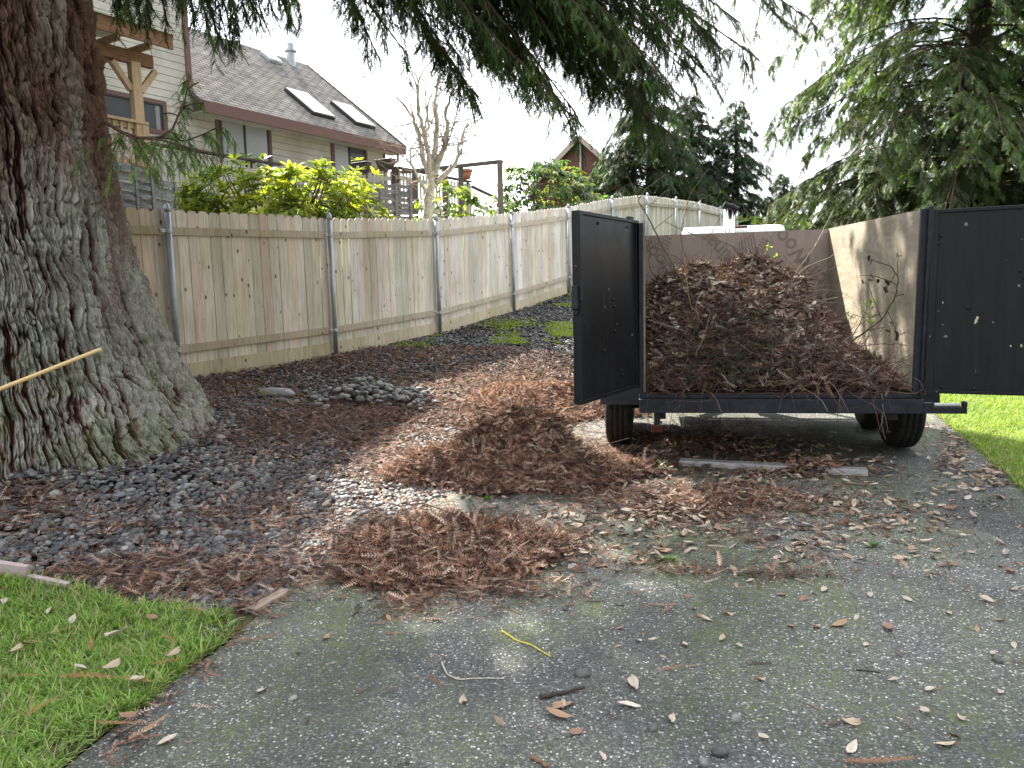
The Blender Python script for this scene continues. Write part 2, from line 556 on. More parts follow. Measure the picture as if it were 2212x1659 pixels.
# parametrise by y fraction to the lawn's far edge
def lawn_pt(u, f):
    x = -9 + (7.85) * u
    for _ in range(3):
        y = -9 + (lawn_y(x) + 9) * f ** 0.5
        x = -9 + (xl(y) + 9) * u
    return x, y
X, Yq = lawn_pt(U, Y)
V = np.stack([X, Yq, zg(X, Yq) + 0.012], -1).reshape(-1, 3)
i, j = np.meshgrid(np.arange(39), np.arange(49)); a = (j * 40 + i).ravel()
o = build('front_lawn', V, quads=np.stack([a, a + 1, a + 41, a + 40], -1), mat=m_lawn, smooth=True); o['kind'] = 'structure'
ys = np.concatenate([np.arange(-9, 3, 1.0), np.arange(3, 14, 0.15), np.arange(14, 40, 1.0)])
Y, U = np.meshgrid(ys, np.linspace(0, 1, 40) ** 1.8, indexing='ij')
X = xr(Y) + U * 26
V = np.stack([X, Y, zg(X, Y) + 0.012], -1).reshape(-1, 3)
i, j = np.meshgrid(np.arange(39), np.arange(len(ys) - 1)); a = (j * 40 + i).ravel()
o = build('side_lawn', V, quads=np.stack([a, a + 1, a + 41, a + 40], -1), mat=m_lawn2, smooth=True); o['kind'] = 'structure'

# ------------------------------------------------------------------ heaps of raked redwood needles
# each heap: centre, half widths, turn, height, roughness
def heap_c(px, py): p = ground_hit(px, py); return p[:2]
HEAPS = [
    dict(c=heap_c(1110, 1035), rx=0.92, ry=0.42, rot=-0.12, h=0.50, n='main'),
    dict(c=heap_c(960, 1205), rx=0.74, ry=0.44, rot=0.10, h=0.17, n='front'),
    dict(c=heap_c(1200, 880), rx=1.0, ry=0.75, rot=0.1, h=0.21, n='rear'),
]
def heap_h(x, y, only=None):
    z = np.zeros_like(np.asarray(x, float))
    for k, hp in enumerate(HEAPS):
        if only is not None and only != k: continue
        dx = x - hp['c'][0]; dy = y - hp['c'][1]
        cs, sn = math.cos(hp['rot']), math.sin(hp['rot'])
        u = (dx * cs + dy * sn) / hp['rx']; v = (-dx * sn + dy * cs) / hp['ry']
        wob = 0.45 + 1.1 * fbm(np.stack([x * 2.6, y * 2.6, 0 * x + k], -1), 3, 5)
        r = np.sqrt(u * u + v * v) / wob
        z = np.maximum(z, hp['h'] * np.clip(1 - r, 0, 1) ** 1.25 * (.75 + .6 * fbm(np.stack([x * 7, y * 7, 0 * x + k], -1), 3, 9)) * 1.15)
    return z
def ztop(x, y): return zg(x, y) + heap_h(x, y)

def blobs(px, py, L_):
    d = np.zeros_like(px)
    for cx, cy, rx, ry, wv in L_:
        d = np.maximum(d, wv * np.exp(-(((px - cx) / rx) ** 2 + ((py - cy) / ry) ** 2) * 1.1))
    return d

NEEDLE = [(700, 930, 300, 70, .95), (1100, 870, 200, 80, 1), (850, 1010, 160, 60, .8), (900, 1190, 330, 85, 1), (350, 1245, 420, 55, .95),
          (60, 1090, 140, 60, .8), (250, 1140, 180, 45, .55), (1500, 1085, 300, 45, .85), (1740, 1245, 160, 13, .9), (1480, 1235, 220, 18, .4), (1470, 965, 170, 45, .75), (1600, 1010, 260, 25, .6),
          (470, 880, 120, 50, .75), (1000, 1270, 260, 40, .8), (560, 1120, 260, 70, .55), (1250, 1000, 180, 60, .9), (80, 1290, 300, 18, .9),
          (880, 1310, 80, 30, .8), (1650, 1150, 200, 40, .4), (250, 1590, 90, 60, .4), (330, 1500, 40, 60, .5), (420, 1430, 40, 40, .6), (480, 1380, 50, 30, .6), (540, 1320, 60, 25, .7), (200, 1600, 60, 40, .5), (150, 1290, 160, 14, .8), (1000, 780, 250, 40, .3)]
LEAF = [(1450, 1100, 330, 60, 1), (1300, 1190, 180, 50, .8), (1500, 985, 260, 55, .75), (1850, 1120, 260, 60, .55), (2060, 985, 40, 60, .8), (2140, 1050, 60, 45, .7),
        (1960, 930, 70, 30, .5), (1230, 1060, 130, 50, .7), (2000, 1190, 220, 45, .35), (900, 1150, 240, 90, .2), (650, 950, 300, 60, .3), (1270, 880, 60, 40, .8),
        (1650, 1010, 260, 40, .8), (1750, 1180, 120, 40, .5), (1000, 850, 200, 50, .35), (600, 1250, 120, 30, .25)]

m_needle = m_vcol('dry_redwood_needles', 0.8, 0.25, 25, 0.3, trans=0.15, tint=(1.2, 1.05, .9))
m_leaf = m_vcol('dry_leaf', 0.6, 0.4, 60, 0.25, trans=0.12, tint=(1.2, 1.1, .9))
m_stone = m_vcol('river_stone', 0.55, 0.45, 45, 0.25, bmp=0.1)
m_twig = m_vcol('twig_bark', 0.85, 0.2, 60, 0.35)

BR = [(0.24, 0.12, 0.075), (0.33, 0.175, 0.11), (0.18, 0.095, 0.065), (0.11, 0.064, 0.048), (0.44, 0.27, 0.18), (0.26, 0.165, 0.125), (0.38, 0.27, 0.20), (0.48, 0.37, 0.29)]
BRD = [(0.08, 0.045, 0.034), (0.13, 0.07, 0.05), (0.045, 0.026, 0.02), (0.15, 0.07, 0.04)]
LF = [(0.42, 0.33, 0.24), (0.52, 0.45, 0.36), (0.30, 0.20, 0.13), (0.36, 0.30, 0.24), (0.22, 0.13, 0.08), (0.48, 0.40, 0.28), (0.14, 0.09, 0.06)]
PB = [(0.075, 0.072, 0.070), (0.12, 0.116, 0.11), (0.05, 0.053, 0.058), (0.15, 0.15, 0.14), (0.09, 0.086, 0.075), (0.21, 0.20, 0.185), (0.04, 0.043, 0.047), (0.09, 0.096, 0.104), (.06, .06, .06)]

SPR = [p_spray(8, .17, .045, droop=random.uniform(-.25, .1), bend=random.uniform(-.25, .25), cup=random.uniform(-.1, .35), stem=.014) for _ in range(6)]
LFP = [p_leaf(random.uniform(.3, .46), random.uniform(-.1, .7), random.uniform(.2, 1.6), random.uniform(-.5, .5)) for _ in range(8)]

def multi(protos, pos, rot, scl, colr):
    k = rng.integers(0, len(protos), len(pos))
    return merge([scatter(p, pos[k == i], rot[k == i], scl[k == i], colr[k == i]) for i, p in enumerate(protos) if (k == i).any()])

def cand(n, x0, x1, y0, y1):
    x = rng.uniform(x0, x1, n); y = rng.uniform(y0, y1, n)
    px, py, _ = proj(np.stack([x, y, zg(x, y)], -1))
    return x, y, px, py

# --- litter of needles over the ground (outside the heaps)
x, y, px, py = cand(420000, -6, 5.2, 2.1, 11)
d = blobs(px, py, NEEDLE)
wv = fbm(np.stack([x * 2.2, y * 2.2, x * 0], -1), 4, 8)
onl = (x < xl(y)) & (y < lawn_y(x))
t_, n_ = fence_tn(x, y)
nearf = np.exp(-(n_ / 0.9) ** 2) * (y > 7) * 0.09
dens = np.clip(np.maximum(d * 1.35, nearf), 0, 1) ** 1.5 * np.clip((wv - .30) * 5, 0.2, 1) + 0.16 * (x < xl(y)) * np.clip((wv - .25) * 4, .3, 1.4) + 0.0015
dens = dens * np.where(onl, 0.35, 1.0) * (n_ > 0.02)
keep = rng.random(len(x)) < np.clip(dens, 0, 1.0)
x, y = x[keep], y[keep]; n = len(x)
base_n = zg(x, y) + rng.uniform(0.012, 0.055, n) * np.clip(d[keep], .4, 1)
s_ = rng.uniform(0.03, 0.105, n)
far = sst(y, 6, 11); s_ *= (1 + 0.2 * far)
r = flat_frames(n, 0.32)
LIT = multi(SPR, np.stack([x, y, base_n], -1), r, s_, pick(n, BR + BRD, .3))
print('litter sprays', n)

# --- leaves
x, y, px, py = cand(260000, -5, 6, 2.2, 11)
d = blobs(px, py, LEAF)
wv = fbm(np.stack([x * 2.6 + 9, y * 2.6, x * 0], -1), 4, 2)
dens = d ** 1.4 * np.clip((wv - .34) * 5, 0.15, 1) + 0.002
keep = rng.random(len(x)) < dens * 0.40
inpatch = (px > 1190) & (px < 1400) & (py > 1020) & (py < 1110)
keep &= ~(inpatch & (rng.random(len(x)) < .75))
x, y = x[keep], y[keep]; n = len(x)
r = flat_frames(n, 0.38)
LVS = multi(LFP, np.stack([x, y, zg(x, y) + rng.uniform(0.012, 0.05, n) * np.clip(d[keep], .5, 1)], -1), r, rng.uniform(0.035, 0.085, n), pick(n, LF, .2))
print('leaves', n)
# a few leaves drifted over the old board behind the trailer
n = 260
gx = [ground_hit(rng.normal(1752, 26), rng.normal(1020, 6)) for _ in range(n)]; gx = np.array(gx)
OB = multi(LFP + SPR[:3], np.stack([gx[:, 0], gx[:, 1], zg(gx[:, 0], gx[:, 1]) + rng.uniform(.015, .075, n)], -1), flat_frames(n, .5), rng.uniform(.05, .1, n), pick(n, LF + BR, .25))
LVS = merge([LVS, OB])
tag(build('leaf_litter', LVS[0], LVS[1], colr=LVS[2], mat=m_leaf), 'pale curled dry leaves strewn over the driveway and stones', 'leaf litter', kind='stuff')
tag(build('needle_litter', LIT[0], LIT[1], colr=LIT[2], mat=m_needle), 'red brown redwood needles strewn over the ground', 'needle litter', kind='stuff')

# --- crumbs: fine dark broken bits
x, y, px, py = cand(230000, -6, 5.2, 2.1, 11)
d = np.maximum(blobs(px, py, NEEDLE), blobs(px, py, LEAF)); d = np.maximum(d, blobs(px, py, [(1900, 1150, 420, 130, .6)]))
keep = rng.random(len(x)) < (d ** 1.2 * 0.30 + 0.02 * (x < xl(y)))
x, y = x[keep], y[keep]; n = len(x)
CR = (np.array([[-.5, -.12, 0], [.5, -.1, .05], [.45, .12, 0], [-.4, .1, .08]]), np.array([[0, 1, 2], [0, 2, 3]]), np.ones(4))
Vc = scatter(CR, np.stack([x, y, zg(x, y) + rng.uniform(.005, .02, n)], -1), flat_frames(n, .5), rng.uniform(.012, .04, n), pick(n, BRD + BR[:4] + LF[2:5], .3))
tag(build('bark_crumbs', Vc[0], Vc[1], colr=Vc[2], mat=m_needle), 'fine dark broken bits of bark and needle over the ground', 'debris', kind='stuff')

# --- river gravel
def gravel(nn, x0, x1, y0, y1, s0, s1, sub, seed):
    x, y, px, py = cand(nn, x0, x1, y0, y1)
    t_, n_ = fence_tn(x, y)
    ok = (n_ > 0.03) & (x < xl(y) + 0.03 * rng.normal(0, 1, nn)) & (y > lawn_y(x) + 0.03)
    ok &= ((x - TREE[0]) ** 2 + (y - TREE[1]) ** 2) > 0.8
    soil = fbm(np.stack([x * .9 + 3, y * .9, x * 0], -1), 3, 31)
    bare = np.exp(-(n_ / 1.4) ** 2) * (y < 11.5) * (y > 6.5)
    ok &= rng.random(nn) > bare * 0.6
    ok &= rng.random(nn) < np.clip((soil - .30) * 6, .35, 1)
    x, y = x[ok], y[ok]; n = len(x)
    pr = [p_pebble(seed + k, sub, (1, random.uniform(.7, .9), random.uniform(.42, .65))) for k in range(7)]
    s = rng.uniform(s0, s1, n) * np.where(rng.random(n) < .06, 1.7, 1)
    pos = np.stack([x, y, zg(x, y) + rng.uniform(-0.006, 0.012, n)], -1)
    return multi(pr, pos, flat_frames(n, .3), s, pick(n, PB, .22)), n
g1, n1_ = gravel(42000, -5.2, 1.0, 3.2, 7.0, .022, .05, 2, 1)
g2, n2_ = gravel(62000, -5, 3.5, 7.0, 19.0, .022, .055, 1, 20)
print('pebbles', n1_, n2_)
G = merge([g1, g2])
tag(build('gravel', G[0], G[1], colr=G[2], mat=m_stone, smooth=True), 'grey rounded river gravel between fence and driveway', 'gravel', kind='stuff')

# --- heap objects: a rough mound with sprays lying all over it
m_mulch, t, b = new_mat('needle_mulch', 0.95, spec=0.1)
v = coords(t); n_a = tnoise(t, v, 30, 6, 0.7)
t.links.new(ramp(t, n_a, [(0.3, (0.015, 0.008, 0.006)), (0.7, (0.09, 0.04, 0.024))]), b.inputs['Base Color']); bump(t, b, n_a, 1.0, 0.03)
HLAB = ['large heap of red brown redwood needles beside the left trailer wheel',
        'low heap of redwood needles spilling over the driveway edge in front',
        'sunlit spread heap of orange brown needles behind the left trailer door']
for k, hp in enumerate(HEAPS):
    cx, cy = hp['c']
    g = np.linspace(-1.5, 1.5, 120)
    U, Vv = np.meshgrid(g * hp['rx'], g * hp['ry'])
    cs, sn = math.cos(hp['rot']), math.sin(hp['rot'])
    X = cx + U * cs - Vv * sn; Y = cy + U * sn + Vv * cs
    H = heap_h(X, Y, k)
    Z = zg(X, Y) + H * 0.9 - 0.03 + 0.03 * (H > 0.01) * (noise(np.stack([X * 30, Y * 30, X * 0], -1)) - .3)
    V = np.stack([X, Y, Z], -1).reshape(-1, 3)
    i, j = np.meshgrid(np.arange(119), np.arange(119)); a = (j * 120 + i)
    hq = H[:-1, :-1] + H[1:, 1:]
    a = a[hq > 0.004].ravel()
    core_q = np.stack([a, a + 1, a + 121, a + 120], -1)
    used, inv = np.unique(core_q, return_inverse=True)
    V = V[used]; core_q = inv.reshape(-1, 4)
    nn = [17000, 11000, 14000][k]
    u = rng.uniform(-1.25, 1.25, nn * 3); v_ = rng.uniform(-1.25, 1.25, nn * 3)
    x = cx + u * hp['rx'] * cs - v_ * hp['ry'] * sn; y = cy + u * hp['rx'] * sn + v_ * hp['ry'] * cs
    hh = heap_h(x, y, k)
    kp = (hh > 0.012); x, y, hh = x[kp][:nn], y[kp][:nn], hh[kp][:nn]; n = len(x)
    e = 0.03
    N = np.stack([heap_h(x - e, y, k) - heap_h(x + e, y, k), heap_h(x, y - e, k) - heap_h(x, y + e, k), np.full(n, 2 * e)], -1)
    N /= np.linalg.norm(N, axis=1, keepdims=True)
    r = flat_frames(n, .5, N)
    pal = BR if k == 2 else BR + BRD
    S = multi(SPR, np.stack([x, y, zg(x, y) + hh * .92 + rng.uniform(0.0, .035, n)], -1), r, rng.uniform(.035, .13, n) * rng.uniform(.7, 1.15, n), pick(n, pal, .32))
    nl = n // 9
    q = rng.integers(0, n, nl)
    Lf = multi(LFP, np.stack([x[q], y[q], zg(x[q], y[q]) + hh[q] + .02], -1), flat_frames(nl, .6, N[q]), rng.uniform(.03, .07, nl), pick(nl, LF[2:] + BR, .3))
    S = merge([S, Lf])
    o = empty('needle_heap', on_ground((cx, cy)), HLAB[k], 'heap', 'raked heaps of redwood needles')
    inv_ = np.array([cx, cy, float(zg(cx, cy))])
    build('mulch', V - inv_, quads=core_q, mat=m_mulch, smooth=True, parent=o)
    build('needles', S[0] - inv_, S[1], colr=S[2], mat=m_needle, parent=o)
    mb = MB()
    for _ in range([80, 40, 30][k]):
        q = rng.integers(0, n); p = np.array([x[q], y[q], zg(x[q], y[q]) + hh[q] + .03])
        a = rng.random() * 6.28; l = rng.uniform(.12, .4)
        dvec = np.array([math.cos(a), math.sin(a), rng.uniform(-.35, .35)]) * l * rng.uniform(.4, 1)
        mid = p + dvec * .5 + rng.normal(0, .02, 3)
        e_ = p + dvec
        e_[2] = max(e_[2], ztop(e_[0], e_[1]) + .01)
        mb.tube([p - inv_, mid - inv_, e_ - inv_], [.004, .003, .002], 4, c=pick(1, [(.25, .17, .12), (.12, .07, .05)])[0])
    mb.build('twigs', m_twig, o)

# --- grass blades
def grass(name, x, y, h0, h1, cols, mat, lab):
    n = len(x)
    a = rng.random(n) * 6.28
    lean = rng.uniform(0, 1.1, n)
    N = np.stack([np.cos(a) * lean, np.sin(a) * lean, np.ones(n)], -1)
    N /= np.linalg.norm(N, axis=1, keepdims=True)
    d = np.stack([np.cos(a + rng.normal(0, .5, n)), np.sin(a), np.zeros(n)], 1); d -= N * (d * N).sum(1, keepdims=True)
    r = frames(d, N)
    h = rng.uniform(h0, h1, n)
    s = np.stack([h * rng.uniform(.6, 1.6, n), rng.uniform(.003, .007, n), h], -1)
    V, T, C = scatter(p_blade(), np.stack([x, y, zg(x, y) + .008], -1), r, s, pick(n, cols, .25))
    return tag(build(name, V, T, colr=C, mat=mat), lab, 'grass', kind='stuff')
m_grass = m_vcol('grass_blade', 0.6, 0.3, 20, 0.2, trans=0.35)
x, y, px, py = cand(210000, -3.8, -1.0, 1.5, 3.75)
wv = fbm(np.stack([x * 4, y * 4, x * 0], -1), 3, 12)
ok = (x < xl(y) + .04 * (wv - .4) * 2) & (y < lawn_y(x) + .22 * (wv - .5) * 2) & (rng.random(len(x)) < np.clip((wv - .32) * 5, .12, 1)) & (px > -250) & (py < 1900)
x, y = x[ok], y[ok]
grass('front_grass', x, y, .02, .085, [(.17, .29, .05), (.22, .36, .07), (.12, .22, .04), (.27, .38, .10), (.34, .32, .17)], m_grass, 'short green grass of the front lawn at lower left')
x, y, px, py = cand(480000, 3.0, 9.5, 0.5, 11)
wv = fbm(np.stack([x * 1.2, y * 1.2, x * 0], -1), 4, 22)
ok = (x > xr(y) - .03) & (px < 2500) & (rng.random(len(x)) < np.clip((wv - .2) * 4, .2, 1) * np.clip(1.2 - (y - 4) * .09, .3, 1))
x, y = x[ok], y[ok]
grass('side_grass', x, y, .03, .075, [(.20, .30, .05), (.25, .35, .06), (.15, .24, .04), (.34, .33, .13), (.22, .32, .05)], m_grass, 'bright sunlit grass of the lawn right of the driveway')

# moss cushions on the gravel near the fence
m_moss, t, b = new_mat('moss', 0.95, spec=0.05)
v = coords(t); nn_ = tnoise(t, v, 60, 5, .7)
t.links.new(ramp(t, nn_, [(.3, (.07, .09, .01)), (.7, (.24, .30, .03))]), b.inputs['Base Color']); bump(t, b, nn_, 1, .01)
x, y, px, py = cand(160000, -2.5, 3.2, 7.5, 17)
d = blobs(px, py, [(1180, 735, 110, 20, 1), (1230, 720, 60, 30, 1), (1200, 650, 50, 14, 1), (1100, 700, 80, 16, .4), (900, 745, 60, 8, .45), (930, 730, 40, 8, .4), (1040, 690, 60, 10, .4), (1260, 760, 60, 40, .5), (1230, 640, 60, 14, 1)])
wv = fbm(np.stack([x * 2.5, y * 2.5, x * 0], -1), 4, 7)
ok = (d * np.clip((wv - .38) * 6, 0, 1) > .75 * rng.random(len(x)) ** .8 + .10) & (x < xl(y))
x, y = x[ok], y[ok]; n = len(x)
mp_ = [p_pebble(60 + k, 1, (1, 1, .35)) for k in range(3)]
V, T, C = multi(mp_, np.stack([x, y, zg(x, y) + .008], -1), flat_frames(n, .15), rng.uniform(.02, .07, n), pick(n, [(1, 1, 1)], .1))
tag(build('moss', V, T, mat=m_moss, smooth=True), 'yellow green moss cushions on the gravel along the fence', 'moss', kind='stuff')

# ================================================================== BIG REDWOOD ON THE LEFT
tree_z = float(zg(*TREE))
rw = empty('redwood_tree', (TREE[0], TREE[1], tree_z), 'huge old redwood with furrowed grey bark and overhanging branches at left', 'tree')
def trunk_geo():
    nth, nz_ = 1700, 1140
    zz = np.concatenate([np.linspace(-0.35, 3.6, 1000), np.linspace(3.65, 16, nz_ - 1000)])
    th = np.arange(nth) * 2 * math.pi / nth
    th = th + .72 * np.sin(th - (math.radians(-56) + math.pi))      # finer where the trunk is seen
    TH, Z = np.meshgrid(th, zz)
    rs = np.interp(Z, [-.4, .05, .28, .6, .95, 1.25, 1.75, 3.2, 16], [1.50, 1.32, 1.20, 1.07, .98, .90, .83, .79, .45])
    rf = np.interp(Z, [-.4, .05, .28, .6, .95, 1.25, 1.75, 3.2, 16], [1.22, 1.08, 1.01, .96, .92, .88, .83, .79, .45])
    ar = math.atan2(.56, .83)
    c2 = np.clip(np.cos(TH - ar), 0, 1) ** 2
    r = rf + (rs - rf) * np.maximum(c2, 0.55 * np.clip(np.cos(TH - ar - math.pi), 0, 1) ** 2)
    P0 = np.stack([np.cos(TH) * .9, np.sin(TH) * .9, Z * 0.0], -1)
    wx = fbm(np.stack([np.cos(TH) * 1.4, np.sin(TH) * 1.4, Z * 1.5], -1), 3, 40) - .5
    wy = fbm(np.stack([np.cos(TH) * 1.4, np.sin(TH) * 1.4, Z * 1.5], -1), 3, 47) - .5
    wf = fbm(np.stack([np.cos(TH) * 5, np.sin(TH) * 5, Z * 6], -1), 3, 51) - .5
    tw = TH + wx * 0.16 + wf * 0.06 + 0.05 * Z
    def cyl(f, fz, s, oct=2):
        return fbm(np.stack([np.cos(tw) * f, np.sin(tw) * f, Z * fz + wy * 2], -1), oct, s)
    lobes = 0.05 * (cyl(2.2, .35, 60, 2) - .5) * 2
    lobes_b = 0.16 * (cyl(2.6, .2, 63, 1) - .5) * 2 * sst(Z, 1.3, -.1)
    a1 = np.abs(cyl(15, 1.35, 61, 3) - .5) * 2          # furrows
    a2 = np.abs(cyl(34, 4.2, 62, 2) - .5) * 2
    a3 = .6 * cyl(75, 6, 64, 2) + .4 * cyl(40, 14, 66, 3)
    a4 = cyl(80, 30, 65, 2)
    f1 = np.clip(a1 / .24, 0, 1) ** .75
    f2 = np.clip(a2 / .36, 0, 1) ** .8
    hgt = f1 * .50 + f2 * .32 + a3 * .36
    a5 = np.clip(np.abs(cyl(80, 12, 83, 2) - .5) * 2 / .3, 0, 1)
    big = cyl(7, .9, 88, 2)
    plate = np.floor(hgt * 8 + a3 * 2.2) / 9.5            # peeling plates
    crk = np.clip(np.abs(cyl(46, 9, 68, 2) - .5) * 2 / .22, 0, 1)
    hgt = (.42 * hgt + .58 * plate) * (.70 + .30 * crk) * (.82 + .18 * a5)
    r = r + lobes + lobes_b * .6 + (big - .5) * .09 + (hgt - .5) * .125 + (a4 - .5) * .014
    V = np.stack([np.cos(TH) * r, np.sin(TH) * r, Z], -1).reshape(-1, 3)
    k = np.arange(len(zz) - 1)[:, None] * nth; j = np.arange(nth)[None]; j2 = (j + 1) % nth
    Q = np.stack([k + j, k + j2, k + nth + j2, k + nth + j], -1).reshape(-1, 4)
    # bark's own colours, before the painted shade: red fibre in the furrows, grey weathered and lichened plates
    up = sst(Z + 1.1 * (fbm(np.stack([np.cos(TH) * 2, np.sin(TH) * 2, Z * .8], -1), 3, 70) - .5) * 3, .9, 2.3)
    lich = fbm(np.stack([np.cos(TH) * 5, np.sin(TH) * 5, Z * 3], -1), 4, 72)
    red = np.array([.105, .042, .028]); brown = np.array([.20, .088, .055]); grey = np.array([.25, .245, .21]); lic = np.array([.33, .36, .29])
    hh = np.clip(hgt, 0, 1)[..., None]
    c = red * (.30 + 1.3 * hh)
    m1 = sst(hgt + .25 * (lich - .5), .42, .66)[..., None]
    c = c * (1 - m1) + (brown * (.7 + .6 * a3[..., None])) * m1
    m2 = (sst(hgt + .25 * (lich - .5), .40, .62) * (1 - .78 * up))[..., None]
    c = c * (1 - m2) + (grey * (.62 + .75 * a3[..., None])) * m2
    m3 = .7 * (sst(lich, .50, .70) * sst(hgt, .5, .8) * (1 - .6 * up))[..., None]
    c = c * (1 - m3 * .75) + lic * m3 * .75 * (.7 + .5 * a4[..., None])
    mo = (sst(fbm(np.stack([np.cos(TH) * 4, np.sin(TH) * 4, Z * 4], -1), 3, 77), .46, .6) * sst(Z, .75, .1))[..., None]
    c = c * (1 - mo * .35) + np.array([.11, .15, .04]) * mo * .35
    c = c * (.42 + 1.12 * sst(hgt, .18, .72))[..., None] * (1 - .42 * up)[..., None] * (.8 + .4 * a4[..., None])  # shade painted in: darker deep in the furrows and up the trunk
    return V, Q, c.reshape(-1, 3)
V, Q, C = trunk_geo()
m_bark, t, b = new_mat('redwood_bark', 0.92, spec=0.12)
v = coords(t, (1, 1, .22)); n_a = tnoise(t, v, 45, 6, .7)
t.links.new(mix(t, 1.0, vcol(t), ramp(t, n_a, [(.3, (.62, .6, .58)), (.7, (1.4, 1.4, 1.4))]), 'MULTIPLY'), b.inputs['Base Color'])
bump(t, b, n_a, 1.0, .03)
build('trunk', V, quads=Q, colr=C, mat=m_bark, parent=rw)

m_fol = m_vcol('redwood_foliage', 0.55, 0.35, 6, 0.25, trans=0.38)
m_limb = m_vcol('limb_bark', 0.9, 0.15, 30, 0.3)
GSPR = [p_spray(7, .2, .06, droop=random.uniform(.0, .4), bend=random.uniform(-.25, .25), cup=random.uniform(-.25, .15), ang=48) for _ in range(6)]
DG = [(.032, .072, .016), (.045, .10, .02), (.025, .055, .018), (.07, .13, .022), (.035, .065, .018)]
LG = [(.12, .22, .04), (.09, .17, .03), (.17, .27, .06), (.06, .11, .025)]

def curve_pts(p0, p1, p2, n=14):
    s = np.linspace(0, 1, n)[:, None]
    return (1 - s) ** 2 * p0 + 2 * s * (1 - s) * p1 + s * s * p2

def foliage_on(limbs, twig_l, twigs_per_m, sprig_l, sprigs_per_m, pal, start=.3, droop=.55, side=.8, twigr=.006):
    """twigs along each limb and needle sprays along each twig, all hanging a little"""
    SP = []; SD = []; SU = []; tube_ = MB()
    for path, r0, lf in limbs:
        d = np.diff(path, axis=0); seg = np.linalg.norm(d, axis=1); Lt = seg.sum()
        cum = np.concatenate([[0], np.cumsum(seg)])
        tube_.tube(path, np.linspace(r0, max(r0 * .18, .004), len(path)), 6, c=(.075, .05, .035))
        nt_ = max(3, int(Lt * (1 - start) * twigs_per_m))
        for _ in range(nt_):
            s = (start + (1 - start) * rng.random() ** .85) * Lt
            i = min(np.searchsorted(cum, s) - 1, len(seg) - 1); i = max(i, 0)
            p = path[i] + d[i] * ((s - cum[i]) / seg[i])
            dd = d[i] / seg[i]
            sidev = np.cross(dd, [0, 0, 1.0]); sidev /= np.linalg.norm(sidev) + 1e-6
            o = dd * rng.uniform(.1, .9) + sidev * rng.choice([-1, 1]) * side * rng.uniform(.4, 1.1) + np.array([0, 0, rng.uniform(-.45, .12)])
            o /= np.linalg.norm(o)
            tl = twig_l * rng.uniform(.45, 1.15) * (1 - .45 * s / Lt) * lf
            k = 7
            q = np.linspace(0, 1, k)[:, None]
            tp = p + o * q * tl + np.array([0, 0, -1.0]) * droop * tl * q ** 2
            tube_.tube(tp, np.linspace(twigr, twigr * .4, k), 3, c=(.07, .05, .035), cap=False)
            ns = max(2, int(tl * sprigs_per_m))
            u = rng.uniform(.08, 1, ns)
            ii = np.minimum((u * (k - 1)).astype(int), k - 2)
            fr = u * (k - 1) - ii
            pp = tp[ii] + (tp[ii + 1] - tp[ii]) * fr[:, None]
            td = tp[ii + 1] - tp[ii]; td /= np.linalg.norm(td, axis=1, keepdims=True)
            sv = np.cross(td, [0, 0, 1.0]); sv /= np.linalg.norm(sv, axis=1, keepdims=True) + 1e-6
            sg = rng.choice([-1, 1], ns)[:, None]
            sdv = td * rng.uniform(.4, 1.0, (ns, 1)) + sv * sg * rng.uniform(.25, .9, (ns, 1)) + np.array([0, 0, -1]) * rng.uniform(.0, .9, (ns, 1))
            SP.append(pp); SD.append(sdv)
            SU.append(np.tile([0, 0, 1.0], (ns, 1)) + rng.normal(0, .35, (ns, 3)))
    P = np.vstack(SP); D = np.vstack(SD); U = np.vstack(SU)
    n = len(P)
    # clumps of older, darker and younger, paler sprays
    cl = fbm(P * 1.6, 3, 91)[:, None]
    c = pick(n, pal, .22) * (.6 + .95 * sst(cl, .3, .7))
    return tube_, multi(GSPR, P, frames(D, U), rng.uniform(.6, 1.15, n) * sprig_l, c)

def wpt(px, py, y): return np.array(at_y(px, py, y))
limbs = []
T0 = np.array([TREE[0], TREE[1], 0.0])
def limb_to(p, zroot, r=.035, lift=.5, lf=1.0):
    d = p - T0; a = math.atan2(d[1], d[0])
    p0 = T0 + np.array([math.cos(a) * .7, math.sin(a) * .7, zroot])
    p1 = p0 * .45 + p * .55 + np.array([0, 0, lift])
    limbs.append((curve_pts(p0, p1, p, 16), r, lf))
# limbs seen along the top of the picture (end points: picture column, row, distance)
ends = [(815, 120, 6.6), (850, 60, 7.4), (880, 120, 6.2), (930, 70, 7.0), (985, 150, 7.4), (1010, 205, 6.4), (1060, 110, 6.9), (1110, 150, 6.2), (1150, 170, 7.2), (1205, 215, 6.6), (1240, 240, 6.1),
        (1265, 130, 7.3), (1300, 180, 6.6), (1345, 170, 6.9), (1385, 230, 6.3), (1425, 285, 6.6), (1440, 200, 7.0), (1480, 150, 6.3), (1530, 165, 6.8), (1575, 120, 6.6), (1640, 130, 6.4), (1700, 60, 6.9), (1735, 35, 6.3),
        (1180, 60, 6.0), (1330, 60, 6.3), (1080, 40, 5.8), (1450, 70, 6.0), (1600, 50, 5.9), (1230, 20, 7.6), (960, 10, 7.9),
        (1130, 100, 6.5), (1230, 140, 6.9), (1320, 110, 5.9), (1370, 130, 6.5), (1280, 60, 7.0), (1400, 60, 7.2), (1190, 20, 6.6), (1030, 60, 6.3), (1420, 150, 5.9), (1500, 50, 6.8), (1540, 90, 6.1), (870, 30, 6.5)]
for px, py, yy in ends:
    p = wpt(px, py, yy)
    limb_to(p, rng.uniform(4.9, 6.4) + max(0, p[2] - 3.2), .028, rng.uniform(.5, 1.1))
